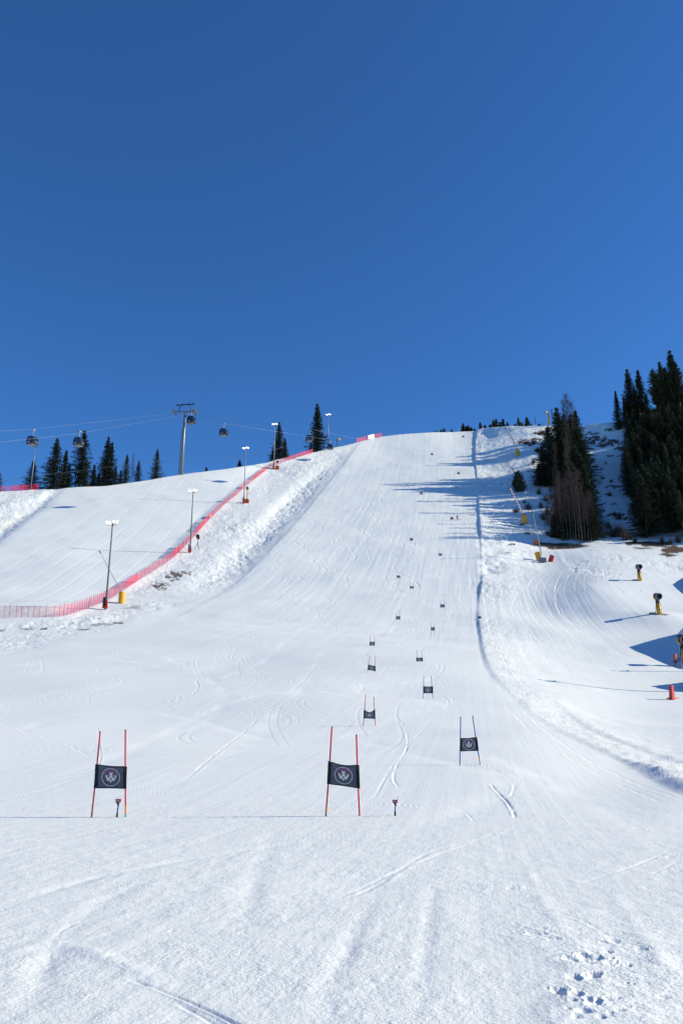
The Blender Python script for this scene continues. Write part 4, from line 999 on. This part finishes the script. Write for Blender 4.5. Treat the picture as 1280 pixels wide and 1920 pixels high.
def birch_mesh(seed, H0=14.0, spread=.9, bare=.3):
    r_ = random.Random(seed); mb = MB()
    def strip(a_, b_, w_):
        d_ = (b_-a_).normalized(); s1 = d_.cross(Vector((r_.uniform(-1,1), r_.uniform(-1,1), .3))).normalized()*w_
        mb.add([a_-s1, a_+s1, b_], [(0,1,2)]); s2 = d_.cross(s1).normalized()*w_; mb.add([a_-s2, a_+s2, b_], [(0,1,2)])
    for k in range(58):
        t = bare+(1-bare)*k/58; z = H0*t; a_ = r_.uniform(0, 6.28); ln = spread*(1.15-t)*2.6*r_.uniform(.5, 1.1)+.4
        d_ = Vector((math.cos(a_)*.62, math.sin(a_)*.62, .75)).normalized(); p0 = Vector((0,0,z)); p1 = p0+d_*ln; strip(p0, p1, .035)
        for q in range(9):
            u = r_.uniform(.2, 1); c_ = p0.lerp(p1, u); e = c_+Vector((r_.uniform(-1,1), r_.uniform(-1,1), r_.uniform(-.1,1.1)))*.55*r_.uniform(.5, 1.2); strip(c_, e, .017)
            for w_ in range(2): e2 = e+Vector((r_.uniform(-1,1), r_.uniform(-1,1), r_.uniform(-.3,.8)))*.35; strip(e, e2, .012)
    me_ = bpy.data.meshes.new('branches'); me_.from_pydata(mb.v, [], mb.f); me_.update(); me_.materials.append(M_twig); return me_
SPR = [(spruce_mesh(10+i, 18, [2.5,2.1,2.9,2.3,3.2,1.8][i], [.05,.1,.04,.14,.06,.03][i], [.28,.35,.3,.42,.3,.25][i]), trunk_mesh(17.6, .24, M_bark, .1, i)) for i in range(6)]
PIN = [(spruce_mesh(40+i, 18, 2.3, .35, .5, True), trunk_mesh(17.6, .22, mat('pine_bark%d' % i, (.20,.11,.06), .9, noise=.4, nscale=3), .2, i)) for i in range(2)]
BIR = [(birch_mesh(60+i, 14, [.8,1.1,.7,1.0][i], [.3,.2,.4,.35][i]), trunk_mesh(13.8, [.13,.16,.10,.12][i], M_birch, .3, 60+i)) for i in range(4)]
def tree(kind, p, h, label, cat, group, var=None, wide=1.0):
    prot, h0, nm, c1 = {'s': (SPR, 18, 'spruce_tree', 'crown'), 'p': (PIN, 18, 'pine_tree', 'crown'), 'b': (BIR, 14, 'birch_tree', 'branches')}[kind]
    cm, tm = prot[(var if var is not None else rng.randrange(len(prot))) % len(prot)]
    root = empty(nm, p, rng.uniform(0, 6.28)); s_ = h/h0; root.scale = (s_*wide, s_*wide, s_)
    for nm2, md in (('trunk', tm), (c1, cm)):
        o = bpy.data.objects.new(nm2, md); C.objects.link(o); o.parent = root
    tag(root, label, cat, group); return root
def ridge_tree(px, top, dy, kind, label, group, var=None, wide=1.0):
    p = behind(px, dy); tree(kind, p, zat(top, p.y)-p.z, label, 'tree', group, var, wide*1.25)
G1 = 'trees on the left ridge'
for a_ in [(-6,880,2,'s','dark spruce cut off by the left edge on the far ridge',4,1.1),(58,862,6,'s','broad spruce behind the unlit lamp mast',4,1.15),(98,820,5,'s','tall dense spruce, first right of the unlit lamp mast',0,1.2),
    (118,843,6,'s','slim spruce between the two tall ones left on the ridge',5,1.2),(127,868,9,'s','low spruce squeezed beside the slim one on the left ridge',4,.9),(149,805,8,'s','tall ragged spruce behind the second gondola cabin',3,1.1),(158,858,5,'s','smaller spruce leaning on the ragged tall one',1,1.1),
    (174,870,8,'s','low spruce in the gap before the pair of tall spruces',1,1.2),(184,885,12,'s','lowest spruce in the gap before the pair of tall spruces',2,1.0),(196,817,6,'s','left spruce of the tallest pair on the left ridge',0,1.0),(204,828,7,'s','right spruce of the tallest pair on the left ridge',2,.9),(215,872,7,'s','low spruce right after the tallest pair',4,.8),
    (225,880,9,'s','small spruce right after the low one beside the tallest pair',3,1.0),(235,851,6,'s','medium spruce left of the bare birch on the ridge',2,.9),(247,852,7,'b','bare birch standing between two ridge spruces',0,.7),(258,862,6,'s','medium spruce right of the bare birch on the ridge',3,1.0),
    (292,841,5,'s','lone spruce left of the lift tower',2,.95),(387,875,60,'s','tiny spruce tip over the snow right of the lift tower',2,1.0),(449,862,30,'s','small spruce behind the lamp mast at the fence bend',2,1.3),
    (511,842,6,'s','low broad spruce left of the tall one behind the fourth lamp',4,1.2),(522,790,7,'s','tall spruce behind the lamp mast before the ridge',0,1.0),(533,820,9,'s','smaller spruce right of the tall one behind the fourth lamp',5,1.3),
    (583,830,6,'s','small spruce left of the tallest lone spruce',1,1.0),(594,755,4,'s','tallest lone spruce on the ridge near the topmost lamp mast',0,1.0)]:
    ridge_tree(a_[0], a_[1], a_[2], a_[3], a_[4], G1, a_[5], a_[6])
for (px, top) in [(815,806),(820,807),(827,804),(832,802),(847,804),(868,793),(874,798),(878,797),(883,800),(889,803),(900,791),(909,796),(918,795),(925,786),(930,784),(937,790),(943,784),(951,790),(965,794),(972,782),(977,790),(988,781),(1010,793),(995,793)]:
    ridge_tree(px, top, rng.uniform(35, 70), 's', 'small dark spruce tip showing over the crest of the main slope', 'far spruces behind the crest', None, 1.15)
for (px, top) in ((1003,782),(1036,768),(1045,765),(1016,790)):
    ridge_tree(px, top, 4, 'b', 'thin bare birch on the skyline beside the high yellow gun', 'bare birches on the skyline', None, 1.0)
# copse in the middle of the right bank
G2 = 'spruces of the copse on the right bank'; L2 = 'dark spruce in the narrow copse beside the snow lances'
for (px, base, top, var, wd) in [(1012,912,868,4,1.0),(1020,914,835,2,1.0),(1034,905,797,4,1.0),(1044,915,828,2,.95),(1053,897,762,0,1.0),(1060,915,815,4,1.0),(1064,885,776,2,1.0),(1078,880,775,0,1.1),(1086,872,768,2,.9),(1088,900,800,4,1.0),(1074,925,835,2,1.0),
                        (1084,940,830,0,1.1),(1095,948,850,2,1.0),(1102,970,870,4,.9),(1108,990,895,2,1.0),(1094,985,890,0,1.0),(1080,965,865,4,.9),(1066,950,860,2,.9),(1110,1005,925,2,1.0),(1098,925,822,2,.8),(1070,905,790,4,.9),(1092,1005,915,2,.9)]:
    p = at(px, base); tree('s', p, zat(top, p.y)-p.z, L2, 'tree', G2, var, wd*1.5)
for (px, base, top) in [(1072,880,742),(1066,884,752),(1080,884,756),(1068,905,800),(1028,915,855),(1031,1000,930),(1040,1005,925),(1046,1010,915),(1053,1012,920),(1058,1013,905),(1064,1014,915),(1070,1016,900),(1075,1015,920),(1080,1016,908),(1086,1016,915),(1091,1016,905),(1097,1016,918),(1103,1016,912),(1108,1015,920),(1113,1014,930),
                        (1036,1003,945),(1050,1006,935),(1061,1008,925),(1083,1008,918),(1100,1010,930),(1070,960,850),(1072,930,812),(1063,975,880),(1088,1012,940),(1043,1008,940),(1055,1000,900),(1078,1000,890),(1034,960,890),(1042,950,880),(1052,965,870),(1088,930,840),(1098,950,870),(1106,965,890),(1082,900,812),(1060,900,800),(1112,1010,960),(1022,1000,960),(1026,985,930),(1046,925,850)]:
    p = at(px, base); lb = 'tall bare birch rising above the copse top' if top < 760 else 'bare birch trunk in the thicket at the foot of the copse'
    tree('b', p, (zat(top, p.y)-p.z)*(rng.uniform(.65, 1.25) if top >= 760 else 1), lb, 'tree', 'bare birches of the copse' if top >= 760 else 'tall birches over the copse', None, rng.uniform(.8, 1.1))
# dense wood on the right hill
G3 = 'spruces of the dense wood on the right hill'; L3 = 'dark spruce in the dense wood covering the right hill'
fr2 = random.Random(5); cnt = 0
left_edge = lambda y: np.interp(y, [760, 800, 900, 930, 960, 1005], [1172, 1176, 1180, 1180, 1190, 1206])
for row in range(15):
    py = 1004-row*15.5
    px = float(left_edge(py))+fr2.uniform(2, 10)
    while px < 1470:
        q = py+fr2.uniform(-6, 6); q = max(q, float(crest(px))+2); p = at(px, q); k = fr2.random()
        vis = px < 1290
        h = fr2.uniform(13, 20) if row < 11 else fr2.uniform(11, 16)
        if row >= 11: h *= .85
        if k < .8: tree('s', p, h, L3, 'tree', G3, None, fr2.uniform(1.1, 1.6))
        elif k < .88: tree('p', p, h*1.02, 'tall pine with a bare reddish trunk in the dense wood on the right hill', 'tree', 'pines of the dense wood')
        elif vis: tree('b', p, h*.75, 'bare birch among the spruces of the dense wood on the right hill', 'tree', 'birches of the dense wood')
        cnt += 1
        px += fr2.uniform(8, 14)*(1.0 if vis else 1.5)
for a_ in [(1160,806,732,5,1.2,'slim spruce at the left end of the wood skyline'),(1174,800,742,1,1.2,'short spruce beside the slim one on the wood skyline'),(1186,800,690,0,1.2,'left one of the twin tall spruces on the wood skyline'),(1206,800,692,5,1.4,'right one of the twin tall spruces on the wood skyline'),
           (1196,800,725,4,1.0,'lower spruce in front of the twin tall spruces'),(1216,800,735,2,1.0,'low spruce in the notch of the wood skyline'),(1268,770,655,0,1.3,'highest spruce of the wood, near the right edge'),(1247,780,676,3,1.2,'tall ragged spruce left of the highest one')]:
    p = at(a_[0], a_[1]); tree('s', p, zat(a_[2], p.y)-p.z, a_[5], 'tree', 'skyline spruces of the wood', a_[3], a_[4])
for a_ in [(1233,790,690,'left pine on the wood skyline'),(1240,790,697,'right pine on the wood skyline'),(1256,790,688,'pine crown just left of the highest spruce'),(1278,790,678,'pine crown at the right edge below the highest spruce')]:
    p = at(a_[0], a_[1]); tree('p', p, zat(a_[2], p.y)-p.z, a_[3]+' with a reddish trunk', 'tree', 'skyline pines', None, 1.3)
for (px, base, top) in [(1040,1008,962),(1052,1010,950),(1062,1012,945),(1072,1012,930),(1082,1013,925),(1092,1013,935),(1101,1013,925),(1110,1014,940),(1045,985,920),(1058,980,900)]:
    p = at(px, base); tree('s', p, zat(top, p.y)-p.z, L2, 'tree', G2, None, 1.5)
# bushes
def bush_mesh(seed, n_=260, dense=False):
    r_ = random.Random(seed); mb = MB()
    for k in range(n_):
        a_ = r_.uniform(0, 6.28); t = r_.uniform(.1, 1); rr_ = .55*t*r_.random()**.5+.05; p0 = Vector((rr_*.4*math.cos(a_), rr_*.4*math.sin(a_), 0)); p1 = Vector((rr_*math.cos(a_), rr_*math.sin(a_), (1.0-1.1*rr_)*r_.uniform(.35, 1.0)))
        w_ = .012 if not dense else .03; s1 = Vector((w_, 0, 0)); s2 = Vector((0, w_, 0)); mb.add([p0-s1, p0+s1, p1], [(0,1,2)]); mb.add([p0-s2, p0+s2, p1], [(0,1,2)])
        for q in range(3):
            c_ = p0.lerp(p1, r_.uniform(.4, 1)); e = c_+Vector((r_.uniform(-.2,.2), r_.uniform(-.2,.2), r_.uniform(-.05,.2))); mb.add([c_-s1, c_+s1, e], [(0,1,2)])
    me_ = bpy.data.meshes.new('bush'); me_.from_pydata(mb.v, [], mb.f); me_.update(); me_.materials.append(M_brush if not dense else M_spruce); return me_
BU = [bush_mesh(1, 60), bush_mesh(2, 90), bush_mesh(3, 120)]
p = at(972, 926); o = bpy.data.objects.new('bush', bush_mesh(9, 420, True)); C.objects.link(o); o.location = p; h = zat(877, p.y)-p.z; o.scale = (h*.62, h*.62, h); tag(o, 'dark lone evergreen bush on the shaded bank between two lances', 'bush')
p = at(973, 924); tree('s', p, h*.86, 'small spruce growing inside the lone dark bush', 'tree', None, 4, 1.2)
for i, (px, py, h) in enumerate([(966,962,3),(1000,835,4),(985,835,2.5),(975,833,2.2),(993,838,3),(1008,848,4),(1015,812,5),(1020,840,5),(1000,870,4),(1022,940,5),(1014,955,4),(1026,965,5),(1130,900,3),(1152,968,3.5),(1160,975,4),(1138,1003,5),(1150,1008,6),(1165,1008,6),(1128,1008,5),(1180,1012,4),(1140,992,4),
                          (1120,1000,6),(1172,1014,5),(1190,1018,3),(1255,1022,4),(1240,1020,4),(1270,1018,4),(1036,1006,4),(1026,1002,3),(990,955,4),(982,945,3),(1010,930,4),(1143,932,3),(1135,870,2),(1145,905,2.5),(1158,1000,5),(1020,975,6),(1032,985,6)]):
    p = at(px, py); o = bpy.data.objects.new('bush', BU[i % 3]); C.objects.link(o); o.location = p; o.scale = (h*.9, h*.9, h*.8); o.rotation_euler[2] = i*1.3
    tag(o, 'small leafless bush on the shaded snow of the right hill', 'bush', 'leafless bushes on the right hill')
p = at(1135, 835); mb = MB(); mb.tube([(0,0,-.3),(0,0,4.5)], .16, 8); mb.box((0,0,4.0),(1.6,.12,.15)); o = mb.build('wooden_post', M_mast); o.location = p; tag(o, 'dark wooden post with a short crossbar in the shaded clearing', 'post')
p = behind(861, .5); mb = MB(); mb.tube([(0,0,-.3),(0,0,2.4)], .07, 8); mb.box((0,-.05,2.0),(.3,.05,.5)); o = mb.build('marker_pole', M_white); o.location = p; tag(o, 'thin pale marker pole on the crest above the slope', 'marker pole')

# ------------------------------------------------------------------ people
def person(p, joints, edges, rad, mt, label, rz=0):
    vs = [Vector(j) for j in joints]; m_ = bpy.data.meshes.new('person'); m_.from_pydata(vs, edges, []); m_.update(); o = bpy.data.objects.new('tmp', m_); C.objects.link(o)
    sk = o.modifiers.new('s', 'SKIN'); 
    sv = m_.skin_vertices[0].data if m_.skin_vertices else None
    if sv is None:
        bpy.context.view_layer.objects.active = o; sv = m_.attributes
    for i, r_ in enumerate(rad): m_.skin_vertices[0].data[i].radius = (r_, r_)
    m_.skin_vertices[0].data[0].use_root = True
    o.modifiers.new('d', 'SUBSURF').levels = 1
    bpy.context.view_layer.update(); dg = bpy.context.evaluated_depsgraph_get(); nm_ = bpy.data.meshes.new_from_object(o.evaluated_get(dg)); nm_.materials.clear(); nm_.materials.append(mt)
    bpy.data.objects.remove(o); q = bpy.data.objects.new('person', nm_); C.objects.link(q); q.location = p; q.rotation_euler[2] = rz; tag(q, label, 'person'); return q
E_ = [(0,1),(1,2),(2,3),(2,4),(4,5),(5,6),(2,7),(7,8),(8,9),(0,10),(10,11),(11,12),(0,13),(13,14),(14,15),(12,16),(15,17)]
RD = [.15,.16,.15,.105,.07,.05,.04,.07,.05,.04,.10,.065,.05,.10,.065,.05,.05,.05]
M_skin = mat('skin', (.45,.27,.2), .6); M_green = mat('green_jacket', (.02,.14,.06), .7, noise=.1); M_navy = mat('dark_clothes', (.012,.014,.02), .8)
M_helm = mat('helmet_black', (.02,.02,.025), .3)
def gear(root, head, pants):
    mb = MB(); vs = []; 
    for j in range(7):
        for k in range(12):
            a_ = 2*math.pi*k/12; ph_ = math.pi*j/9; vs.append(Vector(head)+Vector((.135*math.sin(ph_)*math.cos(a_), .15*math.sin(ph_)*math.sin(a_), .145*math.cos(ph_)+.02)))
    mb.add(vs, [(j*12+k, (j+1)*12+k, (j+1)*12+(k+1) % 12, j*12+(k+1) % 12) for j in range(6) for k in range(12)]); mb.build('helmet', M_helm, root)
    for i0, i1, i2, ia in pants:
        mb = MB(); mb.tube([i0, i1, i2], [.125,.10,.08], 10); mb.build('trouser_leg', M_navy, root)
        mb = MB(); mb.box(Vector(ia)+Vector((0,-.02,.05)), (.14,.32,.22)); mb.build('ski_boot', M_white, root)
p = at(856, 974)
J = [(0,0,.72),(.05,-.12,.98),(.08,-.22,1.22),(.1,-.36,1.45),(.28,-.22,1.18),(.48,-.35,1.0),(.5,-.55,.95),(-.12,-.25,1.2),(-.38,-.3,1.05),(-.5,-.5,1.15),(.14,-.2,.55),(.3,-.32,.5),(.42,-.2,.1),(-.1,-.15,.55),(.1,-.35,.42),(.18,-.2,.1),(.42,-.38,.08),(.18,-.38,.08)]
sk1 = person(p, J, E_, RD, M_green, 'skier in a green jacket crouching in a turn beside a far gate', .3)
gear(sk1, J[3], ((J[0], J[11], J[12], J[16]), (J[0], J[14], J[15], J[17])))
for q in (J[16], J[17]):
    mb = MB(); rr_ = Matrix.Rotation(R(62), 3, 'Z')
    mb.box((q[0], q[1], .03), (.09,1.9,.03), rr_); mb.box(Vector((q[0], q[1], .06))+rr_ @ Vector((0,-.98,0)), (.085,.14,.03), rr_ @ Matrix.Rotation(-.4, 3, 'X')); o = mb.build('skis', mat('ski_red', (.5,.05,.06), .3), sk1); o.name = 'ski'
for hnd in (J[6], J[9]):
    mb = MB(); mb.tube([hnd, (hnd[0]*1.4, hnd[1]+.7, .25)], .012, 6); mb.build('ski_pole', M_dark, sk1)
p = behind(904, -0.2)
J = [(0,0,.95),(0,0,1.18),(0,0,1.42),(0,-.02,1.66),(.2,0,1.38),(.27,-.03,1.1),(.25,-.15,.88),(-.2,0,1.38),(-.27,-.03,1.1),(-.25,-.15,.88),(.1,0,.85),(.12,-.02,.5),(.13,0,.1),(-.1,0,.85),(-.12,-.02,.5),(-.13,0,.1),(.13,-.14,.06),(-.13,-.14,.06)]
sk2 = person(p, J, E_, RD, M_navy, 'person in dark clothes standing upright on the crest by the small spruces', 0)
gear(sk2, J[3], ((J[10], J[11], J[12], J[16]), (J[13], J[14], J[15], J[17])))
print('trees in wood', cnt, 'objects', len(bpy.data.objects), 'depth mono', float((np.diff(YY, axis=0) <= 0).mean()))
